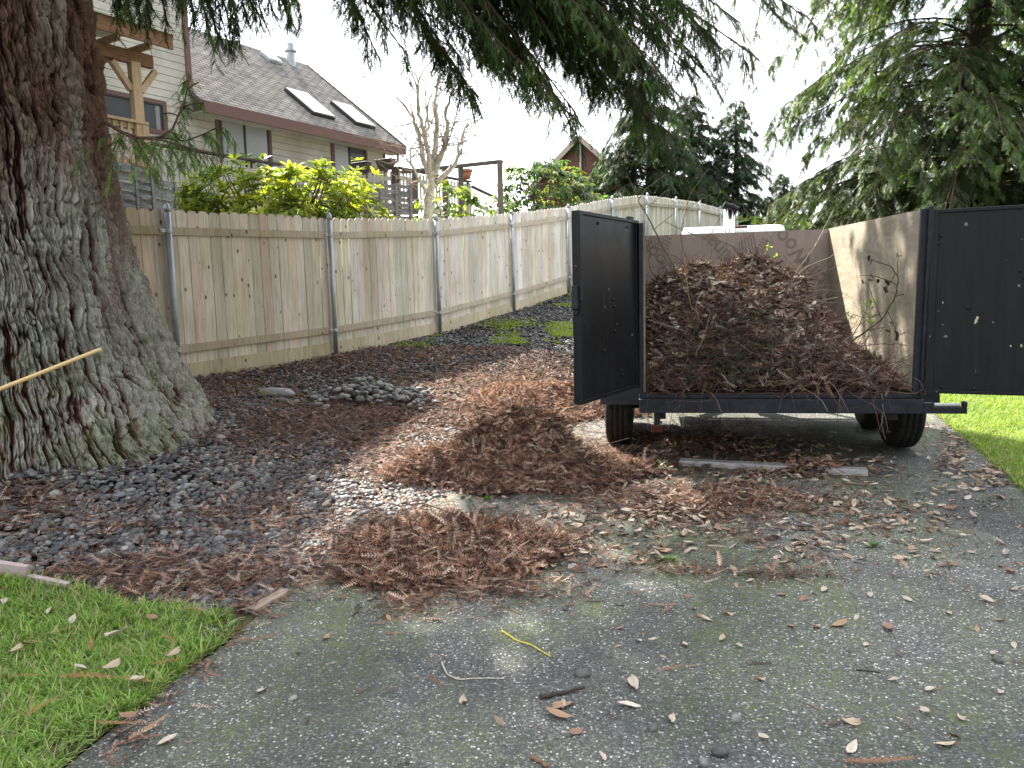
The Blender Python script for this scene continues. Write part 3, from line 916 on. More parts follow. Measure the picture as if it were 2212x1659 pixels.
for px, py, yy in list(ends):
    if 980 < px < 1520:
        p = wpt(px + rng.uniform(-40, 40), py + rng.uniform(-10, 45), yy + rng.uniform(-.3, .3)); limb_to(p, rng.uniform(4.9, 6.2) + max(0, p[2] - 3.2), .02, rng.uniform(.5, 1.1))
# upper left, in front of the house
n_cen = len(limbs)
for px, py, yy in [(300, 30, 5.9), (345, 55, 6.2), (400, 40, 6.1), (455, 80, 6.0), (500, 100, 6.4), (430, 10, 6.6), (530, 40, 6.2), (580, 45, 6.6), (630, 40, 6.4), (260, 20, 6.2), (610, 0, 6.1)]:
    for _ in range(3):
        p = wpt(px + rng.uniform(-25, 25), py + rng.uniform(-12, 12), yy + rng.uniform(-.3, .4)); limb_to(p, 5.8, .011, 1.6, .62)
n_seen = len(limbs) - 0
tbL, SL = foliage_on(limbs[n_cen:], .42, 26, .10, 52, DG + LG[:2], start=.52, droop=.55, side=1.1)
tbL.build('limbs', m_limb, rw).matrix_parent_inverse = Matrix.Translation((-TREE[0], -TREE[1], -tree_z))
limbs = limbs[:n_cen]
tb, S = foliage_on(limbs, .52, 22, .105, 48, DG, start=.56, droop=.45, side=1.0)
far_l = []
def shade_limb(p, zr, r_, lift, lf):
    d = p - T0; a = math.atan2(d[1], d[0]); p0 = T0 + np.array([math.cos(a) * .6, math.sin(a) * .6, zr])
    far_l.append((curve_pts(p0, p0 * .45 + p * .55 + np.array([0, 0, lift]), p, 14), r_, lf))
sv = np.array(sdir)
cnt = 0
while cnt < 175:
    g_ = np.array([rng.uniform(-3.0, 4.6), rng.uniform(-1.5, 5.2), 0.1]); z = rng.uniform(4.4, 8.2)
    p = g_ + sv * (z / sv[2]); px, py, dd = proj(p)
    if np.hypot(*(p[:2] - TREE)) > 8.0 or py > -130: continue
    shade_limb(p, z + rng.uniform(-.6, 1.2), .035, .5, 1.2); cnt += 1
for k in range(40):
    a = rng.uniform(0, 6.28); z = rng.uniform(5.2, 14); rad = rng.uniform(1.5, 4.5) * (1 - (z - 4) / 16)
    p = T0 + np.array([math.cos(a) * rad, math.sin(a) * rad, z]); px, py, dd = proj(p)
    if py > -130 and dd > 0: continue
    shade_limb(p, z + .3, .035, .4, 1.2)
GBIG = [p_spray(6, .28, .11, droop=random.uniform(0, .4), bend=random.uniform(-.2, .2), cup=-.1, ang=48) for _ in range(4)]
_g = GSPR; GSPR = GBIG
tb_f, S_f = foliage_on(far_l, 1.0, 7, .24, 17, DG, start=.35, droop=.3)
GSPR = _g
tb_f.build('limbs', m_limb, rw).matrix_parent_inverse = Matrix.Translation((-TREE[0], -TREE[1], -tree_z))
S = merge([S, SL, S_f])
tb.build('limbs', m_limb, rw).matrix_parent_inverse = Matrix.Translation((-TREE[0], -TREE[1], -tree_z))
cr_ = build('crown', S[0], S[1], colr=S[2], mat=m_fol, parent=rw)
cr_.matrix_parent_inverse = Matrix.Translation((-TREE[0], -TREE[1], -tree_z))
print('crown tris', len(S[1]))
# one thin low branch reaching from the trunk in front of the house
lb = []
lb.append((np.array([wpt(*q) for q in [(225, 262, 5.4), (262, 285, 5.3), (300, 298, 5.2), (345, 297, 5.2), (372, 280, 5.2), (380, 262, 5.2), (400, 215, 5.25), (410, 160, 5.3)]]), .013, .8))
lb.append((np.array([wpt(*q) for q in [(300, 298, 5.2), (345, 302, 5.1), (385, 312, 5.05), (420, 322, 5.0), (450, 330, 5.0)]]), .009, 1.0))
lb.append((np.array([wpt(*q) for q in [(340, 298, 5.2), (375, 300, 5.3), (400, 305, 5.3), (440, 290, 5.3), (475, 272, 5.3)]]), .007, .9))
lb.append((np.array([wpt(*q) for q in [(262, 285, 5.3), (275, 292, 5.2), (290, 300, 5.1), (300, 312, 5.1)]]), .007, 1.1))
for q0, q1 in [((385, 250), (350, 245)), ((395, 232), (440, 222)), ((404, 195), (430, 178)), ((392, 235), (420, 240))]:
    lb.append((np.array([wpt(*q0, 5.25), (wpt(*q0, 5.25) + wpt(*q1, 5.25)) / 2 + np.array([0, 0, .01]), wpt(*q1, 5.25)]), .005, .22))
tb, S = foliage_on(lb[:4], .30, 30, .085, 75, LG, start=.15, twigr=.003, droop=.8)
tb2, S2 = foliage_on(lb[4:], .12, 40, .06, 60, LG, start=.2, twigr=.002)
S = merge([S, S2])
inv = Matrix.Translation((-TREE[0], -TREE[1], -tree_z))
o = tb.build('low_branch', m_limb, rw); o.matrix_parent_inverse = inv; o['label'] = 'thin bare-barked low branch in front of the house'
o2 = tb2.build('side_twigs', m_limb, o)
o3 = build('needle_sprays', S[0], S[1], colr=S[2], mat=m_fol, parent=o)

# ================================================================== FENCE
m_cedar, t, b = new_mat('weathered_cedar', 0.85, spec=0.2)
v = coords(t, (1, 1, .07)); g_ = tnoise(t, v, 34, 5, .65, .6)
v2 = coords(t, (1, 1, .5)); st = tnoise(t, v2, 2.0, 4, .6)
vk = coords(t, (1, 1, .62)); vo = nd(t, "ShaderNodeTexVoronoi", Scale=7.5); t.links.new(vk, vo.inputs['Vector'])
c = mix(t, 1.0, vcol(t), ramp(t, g_, [(.28, (.68, .66, .62)), (.5, (1, 1, 1)), (.72, (1.18, 1.16, 1.12))]), 'MULTIPLY')
c = mix(t, 1.0, c, ramp(t, st, [(.35, (.84, .83, .76)), (.62, (1.06, 1.05, 1.05))]), 'MULTIPLY')
knot = ramp(t, vo.outputs['Distance'], [(.0, (1, 1, 1)), (.08, (.85, .85, .85)), (.14, (0, 0, 0))])
c = mix(t, knot, c, (.085, .04, .022))
t.links.new(c, b.inputs['Base Color']); bump(t, b, g_, .35, .004)
m_galv, t, b = new_mat('galvanised_steel', 0.5, (.42, .45, .48), spec=.5, metal=.65)
n_a = tnoise(t, coords(t, (1, 1, .4)), 22, 4, .6)
t.links.new(ramp(t, n_a, [(.3, (.33, .36, .40)), (.7, (.50, .53, .56))]), b.inputs['Base Color'])

SP_ = 2.44
def fpt(t_, n_): return P1 + FU * t_ + FN * n_
def fz(t_): return float(np.interp(t_, _tt, _ff))
fence_o = np.array([*fpt(-12.2, 0), fz(-12.2)])
fence = empty('wooden_fence', fence_o, 'long weathered cedar picket fence with dog-eared tops and steel posts', 'fence')
def fcol(t_):
    g = np.clip((t_ + 2) / 8, 0, 1)
    return np.array([.57, .51, .39]) * (1 - g) + np.array([.69, .67, .62]) * g  # greyer weathering, plus sky light painted in as a paler far end
for k in range(-5, 10):
    t0, t1 = k * SP_, (k + 1) * SP_
    z0, z1 = fz(t0), fz(t1)
    panel = MB()
    nb = 17; pw = SP_ / nb
    for i in range(nb):
        ta = t0 + i * pw + .003 + random.uniform(0, .002); tb_ = t0 + (i + 1) * pw - .003
        if random.random() < .12: tb_ -= .006
        f = (i + .5) / nb
        zb = z0 + (z1 - z0) * f + .03
        zt = zb + 1.80 + random.uniform(-.012, .012)
        e = .034
        off = random.uniform(-.005, .005)
        prof = [(ta, zb), (tb_, zb), (tb_, zt - e), (tb_ - e, zt), (ta + e, zt), (ta, zt - e)]
        V = []
        for n_ in (off, off - .017):
            for (tt, zz) in prof:
                p = fpt(tt, n_); V.append((p[0], p[1], zz))
        V = np.array(V) - fence_o
        cc = fcol(ta) * random.uniform(.86, 1.10) * np.array([random.uniform(.98, 1.03), 1, random.uniform(.93, 1.05)])
        if random.random() < .12: cc = cc * np.array([1.02, .93, .90])
        Q = [[0, 1, 2, 5], [2, 3, 4, 5], [7, 6, 11, 8], [8, 11, 10, 9]] + [[j, j + 6, (j + 1) % 6 + 6, (j + 1) % 6] for j in range(6)]
        panel.add(V, Q=Q, c=cc)
    panel.build('picket_panel', m_cedar, fence)
    for h, th in ((1.60, .085), (.34, .085)):
        rails = MB()
        a = np.array([*fpt(t0 + .045, .026), z0 + h]); b_ = np.array([*fpt(t1 - .045, .026), z1 + h])
        rails.beam(a - fence_o, b_ - fence_o, .038, th, c=fcol(t0) * random.uniform(.68, .8) * np.array([1, .93, .84]))
        rails.build('rail', m_cedar, fence, bevel=.003)
    kb = MB()
    a = np.array([*fpt(t0 + .05, .016), z0 + .07]); b_ = np.array([*fpt(t1 - .05, .016), z1 + .07])
    kb.beam(a - fence_o, b_ - fence_o, .02, .21, c=fcol(t0) * np.array([.86, .80, .66]))
    kb.build('kickboard', m_cedar, fence)
for k in range(-5, 11):
    q = fpt(k * SP_, .062); z = fz(k * SP_)
    base = np.array([q[0], q[1], z]) - fence_o
    mb = MB(); mb.tube([base + (0, 0, -.1), base + (0, 0, 1.84)], .031, 20, c=.5)
    post = mb.build('post', m_galv, fence, smooth=True)
    cp = MB(); cp.tube([base + (0, 0, 1.80), base + (0, 0, 1.845), base + (0, 0, 1.862), base + (0, 0, 1.882), base + (0, 0, 1.892)], [.035, .035, .029, .018, .004], 20)
    cp.build('post_cap', m_galv, post, smooth=True)
    for h in (1.60, .34):
        br = MB()
        br.tube([base + (0, 0, h - .02), base + (0, 0, h + .02)], .036, 16)
        e = FU * .10; nn_ = -FN * .03
        br.beam(base + (-e[0] + nn_[0] * 0 , -e[1], h), base + (-.02 * FU[0], -.02 * FU[1], h), .006, .035)
        br.tube([base + (-e[0] * .8, -e[1] * .8, h), base + (-e[0] * .8 + FN[0] * .02, -e[1] * .8 + FN[1] * .02, h)], .01, 6)
        br.build('rail_clamp', m_galv, post)

# ================================================================== TRAILER
m_black, t, b = new_mat('black_painted_steel', 0.42, (.010, .011, .0125), spec=.22)
v = coords(t); n_a = tnoise(t, v, 3.5, 5, .6); n_b = tnoise(t, coords(t, (40, 40, 3)), 1.0, 3)
t.links.new(ramp(t, n_a, [(.3, (.30,) * 3), (.7, (.48,) * 3)]), b.inputs['Roughness'])
chip = ramp(t, tnoise(t, v, 23, 2, .5), [(.735, (0, 0, 0)), (.742, (1, 1, 1))])
c = ramp(t, n_b, [(.3, (.007, .0075, .009)), (.7, (.013, .0135, .0155))])
t.links.new(mix(t, chip, c, (.16, .15, .12)), b.inputs['Base Color']); bump(t, b, n_a, .12, .02)
m_frame, t, b = new_mat('navy_black_frame_paint', 0.55, (.02, .022, .028), spec=.35)
n_a = tnoise(t, coords(t), 14, 5, .65)
t.links.new(ramp(t, n_a, [(.35, (.008, .009, .013)), (.62, (.017, .020, .028)), (.78, (.05, .042, .035))]), b.inputs['Base Color']); bump(t, b, n_a, .2, .004)
m_ply, t, b = new_mat('yellow_plywood', 0.75, spec=.25)
v = coords(t, (1, .28, 1)); g_ = tnoise(t, v, 11, 6, .62, 1.6)
v2 = coords(t); st = tnoise(t, v2, 1.6, 4, .6)
c = ramp(t, g_, [(.30, (.21, .175, .12)), (.45, (.27, .235, .175)), (.62, (.33, .29, .225))])
c = mix(t, 1.0, c, ramp(t, st, [(.35, (.80, .80, .80)), (.6, (1.05, 1.05, 1.03))]), 'MULTIPLY')
t.links.new(c, b.inputs['Base Color']); bump(t, b, g_, .15, .003)
m_mdo, t, b = new_mat('pinkish_overlay_plywood', 0.7, spec=.25)
g_ = tnoise(t, coords(t, (4, 1, .6)), 6, 5, .6); st = tnoise(t, coords(t), 2.4, 4, .6)
c = mix(t, 1.0, ramp(t, g_, [(.3, (.27, .215, .185)), (.7, (.33, .27, .235))]), ramp(t, st, [(.35, (.86, .86, .86)), (.6, (1.04, 1.04, 1.04))]), 'MULTIPLY')
t.links.new(c, b.inputs['Base Color'])
m_ink = new_mat('faded_ink', 0.75, (.205, .165, .143), spec=.2)[0]
m_tyre, t, b = new_mat('tyre_rubber', 0.82, (.017, .017, .017), spec=.25)
n_a = tnoise(t, coords(t), 30, 4, .6); t.links.new(ramp(t, n_a, [(.3, (.010, .010, .010)), (.75, (.030, .028, .025))]), b.inputs['Base Color'])
m_rim = new_mat('dirty_white_rim', 0.6, (.10, .10, .095), spec=.3)[0]
m_deck, t, b = new_mat('dirty_deck_boards', 0.9, spec=.15)
n_a = tnoise(t, coords(t, (.25, 1, 1)), 22, 5, .7); t.links.new(ramp(t, n_a, [(.3, (.02, .016, .013)), (.7, (.12, .085, .06))]), b.inputs['Base Color']); bump(t, b, n_a, .5, .01)
m_chrome = new_mat('chrome', 0.18, (.62, .63, .65), metal=1.0)[0]
m_red = new_mat('red_lens', 0.25, (.06, .01, .008), spec=.4)[0]
m_zinc = new_mat('zinc_bolt', 0.45, (.35, .34, .32), metal=.8)[0]

TW, TL = 1.83, 2.67
TB = np.array([0.944, 5.49, .157])
TRm = Matrix.Rotation(R(-9.9), 3, 'Z') @ Matrix.Rotation(R(1.6), 3, 'X')
TRn = np.array(TRm)
def tr_w(p): return TB + np.asarray(p, float) @ TRn.T
trailer = empty('utility_trailer', TB, 'black utility trailer with plywood sides, rear doors swung open, loaded with yard waste', 'trailer', rot=TRm)
FZ = .60                                                    # floor height
mb = MB(); mb.box((0, .02, FZ - .035), (TW, TL, FZ), c=.1); mb.build('deck', m_deck, trailer)
mb = MB()
mb.box((-.03, -.045, FZ - .135), (TW + .03, .018, FZ - .037)); mb.box((-.03, -.01, FZ - .036), (TW + .03, .017, FZ - .012))
mb.build('rear_beam', m_frame, trailer, bevel=.004)
mb = MB()
mb.box((.1, .06, FZ - .20), (.16, TL, FZ - .037)); mb.box((TW - .16, .06, FZ - .20), (TW - .1, TL, FZ - .037))
for yv in (.30, .7, 1.2, 1.7, 2.2): mb.box((.163, yv, FZ - .185), (TW - .163, yv + .05, FZ - .04))
mb.box((-.03, .02, FZ - .12), (.0, TL + .03, FZ - .04)); mb.box((TW, .02, FZ - .12), (TW + .03, TL + .03, FZ - .04)); mb.box((.0, TL, FZ - .12), (TW, TL + .03, FZ - .04))
mb.build('chassis', m_frame, trailer, bevel=.003)
mb = MB(); mb.box((0, .05, FZ + .002), (.018, TL, FZ + 1.22)); lw = mb.build('side_panel', m_ply, trailer)
mb = MB(); mb.box((TW - .018, .05, FZ + .002), (TW, TL, FZ + 1.22)); rwl = mb.build('side_panel', m_ply, trailer)
mb = MB(); mb.box((.0195, TL - .02, FZ + .002), (TW - .0195, TL - .002, FZ + 1.215)); fp = mb.build('front_panel', m_mdo, trailer)
for xx in (.04, .5, 1.25, 1.78):
    bt = MB(); bt.tube([(xx, TL - .028, FZ + 1.185), (xx, TL - .018, FZ + 1.185)], .013, 10); bt.build('bolt', m_zinc, fp)
# printing on the panel: the sheet stands upside down, so its diagonal lettering is upside down too
def trim_to_panel(me):
    import bmesh
    bm = bmesh.new(); bm.from_mesh(me)
    for co, no in (((0, 0, FZ + 1.205), (0, 0, 1)), ((.03, 0, 0), (-1, 0, 0)), ((TW - .03, 0, 0), (1, 0, 0))):
        bmesh.ops.bisect_plane(bm, geom=bm.verts[:] + bm.edges[:] + bm.faces[:], plane_co=co, plane_no=no, clear_outer=True)
    bm.to_mesh(me); bm.free()
def lettering(txt, x, z, size, ang):
    cu = bpy.data.curves.new('lettering', 'FONT'); cu.body = txt; cu.size = size; cu.extrude = .0006
    cu.align_x = 'CENTER'; cu.align_y = 'CENTER'; cu.offset = .004
    tmp = bpy.data.objects.new('lettering', cu); me = bpy.data.meshes.new_from_object(tmp); bpy.data.objects.remove(tmp); bpy.data.curves.remove(cu)
    o = bpy.data.objects.new('lettering', me); col.objects.link(o); me.materials.clear(); me.materials.append(m_ink)
    me.transform(Matrix.Translation((x, TL - .0214, z)) @ Matrix.Rotation(R(90), 4, 'X') @ Matrix.Rotation(R(ang), 4, 'Z')); o.parent = fp; trim_to_panel(me)
def on_front(px, py):
    p = np.array(at_y(px, py, 1.0)) - CAM
    o_ = (CAM - TB) @ TRn; d_ = p @ TRn
    s = (TL - .02 - o_[1]) / d_[1]; q = o_ + d_ * s
    return q[0], q[2]
for txt, px, py, sz in [('Wood', 1706, 528, .21), ('Pacific', 1770, 600, .21), ('Laminates', 1555, 540, .2), ('Wood', 1425, 560, .2), ('Pacific', 1500, 625, .2)]:
    x_, z_ = on_front(px, py)
    lettering(txt, x_, z_, sz, 180 - 46)
for px, py in [(1632, 530), (1420, 515)]:
    x_, z_ = on_front(px, py); lg = MB()
    for i in range(6):
        lg.box((-.16 + i * .03, 0, -.13 + i * .012), (-.145 + i * .03, .0012, .07 + i * .012), M=Matrix.Translation((x_, TL - .0216, z_)) @ Matrix.Rotation(R(-12), 4, 'Y'))
        lg.box((.0, 0, -.10 + i * .034), (.15 - i * .008, .0012, -.085 + i * .034), M=Matrix.Translation((x_ + .02, TL - .0216, z_)) @ Matrix.Rotation(R(28), 4, 'Y'))
    trim_to_panel(lg.build('printed_emblem', m_ink, fp).data)
# corner posts
for xx, y0, hgt_ in ((-.028, -.02, 1.2), (TW + .002, -.045, 1.235)):
    mb = MB(); mb.box((xx, y0, FZ - .011), (xx + .03, .049, FZ + hgt_)); mb.build('corner_post', m_frame, trailer, bevel=.003)
mb = MB(); mb.box((TW - .035, -.02, FZ - .01), (TW + .0015, .012, FZ + 1.22)); mb.build('door_stop', m_frame, trailer)
for xx in (-.03, TW):
    mb = MB()
    for yv in (1.0, 1.8, TL - .03): mb.box((xx, yv, FZ - .03), (xx + .03, yv + .04, FZ + 1.2))
    mb.build('side_stake', m_frame, trailer)

# doors: steel frame with a sheet set into it
def door(hinge, dirv, width, z0, z1, facing, lab, marks):
    """hinge/dirv in world ground plan; facing = +1/-1 side of the inner sheet"""
    d = np.array([dirv[0], dirv[1], 0.0]); d /= np.linalg.norm(d)
    nrm = np.array([-d[1], d[0], 0]) * facing                # towards the seen side
    Mw = Matrix(((d[0], -nrm[0], 0, hinge[0]), (d[1], -nrm[1], 0, hinge[1]), (0, 0, 1, z0), (0, 0, 0, 1)))
    inv_ = Matrix.Translation(TB) @ TRm.to_4x4()
    H = z1 - z0
    dr = empty('rear_door', (0, 0, 0), None, None); dr.parent = trailer
    dr.matrix_parent_inverse = inv_.inverted(); dr.matrix_world = Mw
    dr['label'] = lab
    f = MB(); fw = .045; dp = .055
    f.box((0, 0, 0), (fw, dp, H)); f.box((width - fw, 0, 0), (width, dp, H))
    f.box((fw, .001, 0), (width - fw, dp, fw * .5)); f.box((fw, .001, H - fw * .5), (width - fw, dp, H))
    f.build('door_frame', m_black, dr, bevel=.003)
    s = MB(); s.box((fw + .0005, .012, fw * .5 + .0005), (width - fw - .0005, .03, H - fw * .5 - .0005)); s.build('door_sheet', m_black, dr)
    for (u, v) in marks:
        r_ = MB(); r_.tube([(u * width, .0115, v * H), (u * width, .006, v * H), (u * width, .002, v * H)], [.011, .010, .004], 10)
        r_.build('bolt', m_black, dr, smooth=True)
    return dr, H
# left door
dl, H = door((.915, 5.47), (-.515, -.857), .95, .805, 1.975, +1, 'narrow-looking black door swung open at the left corner',
             [(.46, .54), (.45, .50), (.44, .36), (.2, .95), (.7, .95), (.3, .1), (.62, .26)])
mb = MB(); mb.box((.945, .01, .50 * H), (.985, .045, .62 * H)); mb.box((.94, -.012, .54 * H), (.955, .008, .64 * H)); mb.box((.951, .018, .47 * H), (.965, .038, .5 * H))
mb.build('latch', m_frame, dl, bevel=.004)
mb = MB()
for z in (.1, .5, .93): mb.tube([(-.01, .03, z * H - .04), (-.01, .03, z * H + .04)], .012, 10)
mb.build('hinges', m_frame, dl)
mb = MB(); mb.box((.06, .014, H + .001), (.13, .045, H + .022)); mb.build('top_catch', m_frame, dl, bevel=.003)
# right door
drr, H = door((2.752, 5.085), (.905, -.42), .95, .765, 1.965, -1, 'wide-looking black door swung open at the right corner with chipped paint',
              [(.04, .89), (.06, .86), (.05, .82), (.53, .66), (.56, .62), (.04, .55), (.02, .33), (.03, .29), (.03, .26), (.2, .985), (.03, .06), (.1, .035), (.3, .03), (.24, .47), (.75, .6), (.8, .3)])
mb = MB()
rn = np.random.default_rng(5)
for (u, v, s_) in [(.29, .395, .028), (.30, .415, .018), (.09, .50, .011), (.095, .38, .006), (.50, .265, .012), (.56, .268, .016), (.58, .26, .01), (.7, .3, .012)]:
    k = 9; a = np.arange(k) * 2 * math.pi / k; rr_ = s_ * (.4 + .6 * rn.random(k))
    V = [(u * .95, .0113, v * H)] + [(u * .95 + rr_[i] * .45 * math.cos(a[i]), .0113, v * H + rr_[i] * math.sin(a[i])) for i in range(k)]
    mb.add(V, T=[(0, 1 + (i + 1) % k, 1 + i) for i in range(k)])
mb.build('paint_chips', new_mat('bare_chip', .8, (.45, .40, .28))[0], drr)
mb = MB()
for z in (.1, .5, .93): mb.tube([(-.01, .03, z * H - .04), (-.01, .03, z * H + .04)], .012, 10)
mb.build('hinges', m_frame, drr)
# bracket sticking out at the right corner
mb = MB(); mb.box((TW + .031, -.045, FZ - .135), (TW + .30, .0, FZ - .09)); mb.box((TW + .275, -.045, FZ - .089), (TW + .30, .0, FZ - .055)); mb.box((TW + .031, -.045, FZ - .089), (TW + .09, .0, FZ - .062))
br = mb.build('door_bracket', m_frame, trailer, bevel=.003)
mb = MB(); mb.tube([(TW + .10, -.02, FZ - .077), (TW + .262, -.02, FZ - .077)], .012, 12); mb.build('steel_pin', new_mat('pale_pin', .5, (.6, .6, .58), metal=.3)[0], br)
# tail light hanging under the left corner
mb = MB(); mb.box((.075, .03, FZ - .24), (.12, .055, FZ - .136)); tl = mb.build('light_bracket', m_frame, trailer)
mb = MB(); mb.box((.055, .02, FZ - .29), (.14, .05, FZ - .235)); mb.build('tail_light', m_red, tl, bevel=.006)
# wheels (two axles)
def wheel(cx, cy, side):
    prof = [(-.105, .205), (-.112, .24), (-.108, .29), (-.092, .325), (-.075, .338)]
    prof = prof + [(-.05, .341), (-.048, .333), (-.04, .333), (-.038, .342), (-.006, .343), (-.004, .334), (.004, .334), (.006, .343), (.038, .342), (.04, .333), (.048, .333), (.05, .341)] + [(-a, r_) for a, r_ in reversed(prof)]
    ns = 72; V = []; Q = []
    for i in range(ns):
        a = 2 * math.pi * i / ns
        k = 1.0
        for (x, r_) in prof:
            rr_ = r_ - (.004 if (i % 2 and abs(x) > .05 and r_ > .32) else 0)
            V.append((x, rr_ * math.cos(a), rr_ * math.sin(a)))
    m = len(prof)
    for i in range(ns):
        for j in range(m - 1):
            a_ = i * m + j; b_ = ((i + 1) % ns) * m + j; Q.append((a_, a_ + 1, b_ + 1, b_))
    we = bpy.data.objects.new('wheel', None); col.objects.link(we); we.parent = trailer; we.location = (cx, cy, .337)
    build('tyre', V, quads=Q, mat=m_tyre, parent=we, smooth=True)
    rm = MB(); V = []; Q = []
    pr = [(.10 * side, .207), (.085 * side, .205), (.05 * side, .19), (.03 * side, .12), (.045 * side, .10), (.05 * side, .045), (.09 * side, .04), (.10 * side, .0)]
    pr2 = [(-.10 * side, .207), (-.08 * side, .195), (.02 * side, .185), (.02 * side, .0)]
    for P_ in (pr, pr2):
        V = [(x, r_ * math.cos(2 * math.pi * i / 32), r_ * math.sin(2 * math.pi * i / 32)) for i in range(32) for (x, r_) in P_]
        m = len(P_)
        Q = [(i * m + j, i * m + j + 1, ((i + 1) % 32) * m + j + 1, ((i + 1) % 32) * m + j) for i in range(32) for j in range(m - 1)]
        rm.add(V, Q=Q)
    rm.build('rim', m_rim, we, smooth=True)
for cy in (1.02, 1.78):
    wheel(-.205, cy, -1); wheel(TW + .205, cy, 1)
    mb = MB(); mb.tube([(-.1, cy, .337), (TW + .1, cy, .337)], .03, 10); mb.build('axle', m_frame, trailer)
for xx0, xx1 in ((-.34, -.03), (TW + .03, TW + .34)):
    mb = MB()
    pts = [(.55, .42), (.62, .70), (.75, .76), (2.05, .76), (2.18, .70), (2.25, .42)]
    for a_, b_ in zip(pts[:-1], pts[1:]): mb.beam(((xx0 + xx1) / 2, *a_), ((xx0 + xx1) / 2, *b_), xx1 - xx0, .006)
    mb.build('fender', m_frame, trailer)
mb = MB(); mb.beam((.2, TL + .03, FZ - .12), (TW / 2, TL + 1.1, FZ - .12), .06, .08); mb.beam((TW - .2, TL + .03, FZ - .12), (TW / 2, TL + 1.1, FZ - .12), .06, .08)
mb.build('tongue', m_frame, trailer)

# ================================================================== LOAD OF YARD WASTE
def load_h(u, v):
    """height of the load above the trailer floor at u across, v forward"""
    a = sst(v, -.10, 1.25)
    g_ = np.interp(u, [0, .12, .35, .7, 1.1, 1.35, 1.55, 1.7, 1.83], [.68, .82, .94, .99, .95, .78, .34, .12, .05])
    back = 1 - .12 * sst(v, 1.7, 2.6)
    wob = (fbm(np.stack([u * 3.5, v * 3.5, u * 0], -1), 3, 15) - .5) * .36 + (fbm(np.stack([u * 10, v * 10, u * 0], -1), 2, 25) - .5) * .16
    rearfill = .22 * np.exp(-((u - .9) / .7) ** 2) * sst(v, -.05, .15)
    return np.maximum((a * g_ * back + wob * a) * .83 + rearfill * (1 - a), 0.0)
ld = empty('yard_waste_load', tr_w((TW / 2, 1.2, FZ)), 'tall mound of brown needles, dry leaves and twigs piled in the trailer', 'load', rot=TRm)
LO = np.array([TW / 2, 1.2, FZ])
uu, vv = np.meshgrid(np.linspace(.03, TW - .03, 110), np.linspace(.02, TL - .03, 150))
Z = load_h(uu, vv) - .05 + .05 * (noise(np.stack([uu * 25, vv * 25, uu * 0], -1)) - .5)
V = np.stack([uu, vv, np.maximum(Z, .004)], -1).reshape(-1, 3) + np.array([0, 0, FZ]) - LO
i, j = np.meshgrid(np.arange(109), np.arange(149)); a = (j * 110 + i).ravel()
m_core, t, b = new_mat('dark_mulch', 0.95, spec=0.1)
v = coords(t); n_a = tnoise(t, v, 35, 6, 0.7)
t.links.new(ramp(t, n_a, [(0.3, (0.008, 0.005, 0.004)), (0.7, (0.05, 0.026, 0.018))]), b.inputs['Base Color']); bump(t, b, n_a, 1.0, 0.03)
build('mulch', V, quads=np.stack([a, a + 1, a + 111, a + 110], -1), mat=m_core, parent=ld, smooth=True)
def on_load(n, v0=0.0, v1=TL - .06, ulo=.05, uhi=TW - .05):
    u = rng.uniform(ulo, uhi, n); v = rng.uniform(v0, v1, n); h = load_h(u, v); e = .03
    N = np.stack([load_h(u - e, v) - load_h(u + e, v), load_h(u, v - e) - load_h(u, v + e), np.full(n, 2 * e)], -1)
    N /= np.linalg.norm(N, axis=1, keepdims=True)
    return u, v, h, N
n = 20000
u, v, h, N = on_load(n)
c = pick(n, BR + BRD + BRD, .35) * np.array([.70, .78, .84])
S1 = multi(SPR, np.stack([u, v, h + rng.uniform(-.01, .04, n) + FZ], -1) - LO, flat_frames(n, .55, N), rng.uniform(.035, .13, n), c)
n = 12000
u, v, h, N = on_load(n, .2)
k_ = rng.random(n) < .35 + .65 * np.exp(-((v - 1.0) / .5) ** 2)
u, v, h, N = u[k_], v[k_], h[k_], N[k_]; n = len(u)
S2 = multi(LFP, np.stack([u, v, h + rng.uniform(0, .05, n) + FZ], -1) - LO, flat_frames(n, .7, N), rng.uniform(.035, .09, n), pick(n, LF + LF + BRD + BRD, .3) * .95)
build('needles', S1[0], S1[1], colr=S1[2], mat=m_needle, parent=ld)
build('leaves', S2[0], S2[1], colr=S2[2], mat=m_leaf, parent=ld)
# tangle of fine dead twigs in the lower rear part
def wiggle(p, d, l, k=6, w_=.25, sag=.2):
    P = [p]; d = d / np.linalg.norm(d)
    for i in range(k):
        d = d + rng.normal(0, w_, 3) + np.array([0, 0, -sag / k]); d /= np.linalg.norm(d)
        P.append(P[-1] + d * l / k)
    return np.array(P)
def twig_mass(n, v0, v1, u0, u1, l0, l1, r_, pal, lift=.03):
    mb = MB()
    u, v, h, N = on_load(n, v0, v1, u0, u1)
    for i in range(n):
        p = np.array([u[i], v[i], h[i] * rng.uniform(.75, 1.02) + FZ + lift * rng.random()])
        d = np.array([rng.normal(), rng.normal() * .6 - .25, rng.normal() * .4]) + N[i] * .15
        w_ = wiggle(p, d, rng.uniform(l0, l1), 6, .28, .35)
        w_[:, 2] = np.maximum(w_[:, 2], FZ + .006 - (w_[:, 1] < -.03) * .25)
        w_[:, 0] = np.clip(w_[:, 0], .03, TW - .03)
        w_[:, 1] = np.minimum(w_[:, 1], TL - .05)
        mb.tube(w_ - LO, np.linspace(r_, r_ * .4, 7), 3, c=pick(1, pal, .25)[0], cap=False)
    return mb
twig_mass(1100, -.02, .8, .03, TW - .1, .15, .55, .0022, [(.09, .05, .04), (.14, .08, .06), (.06, .035, .03), (.17, .10, .08)]).build('fine_twigs', m_twig, ld)
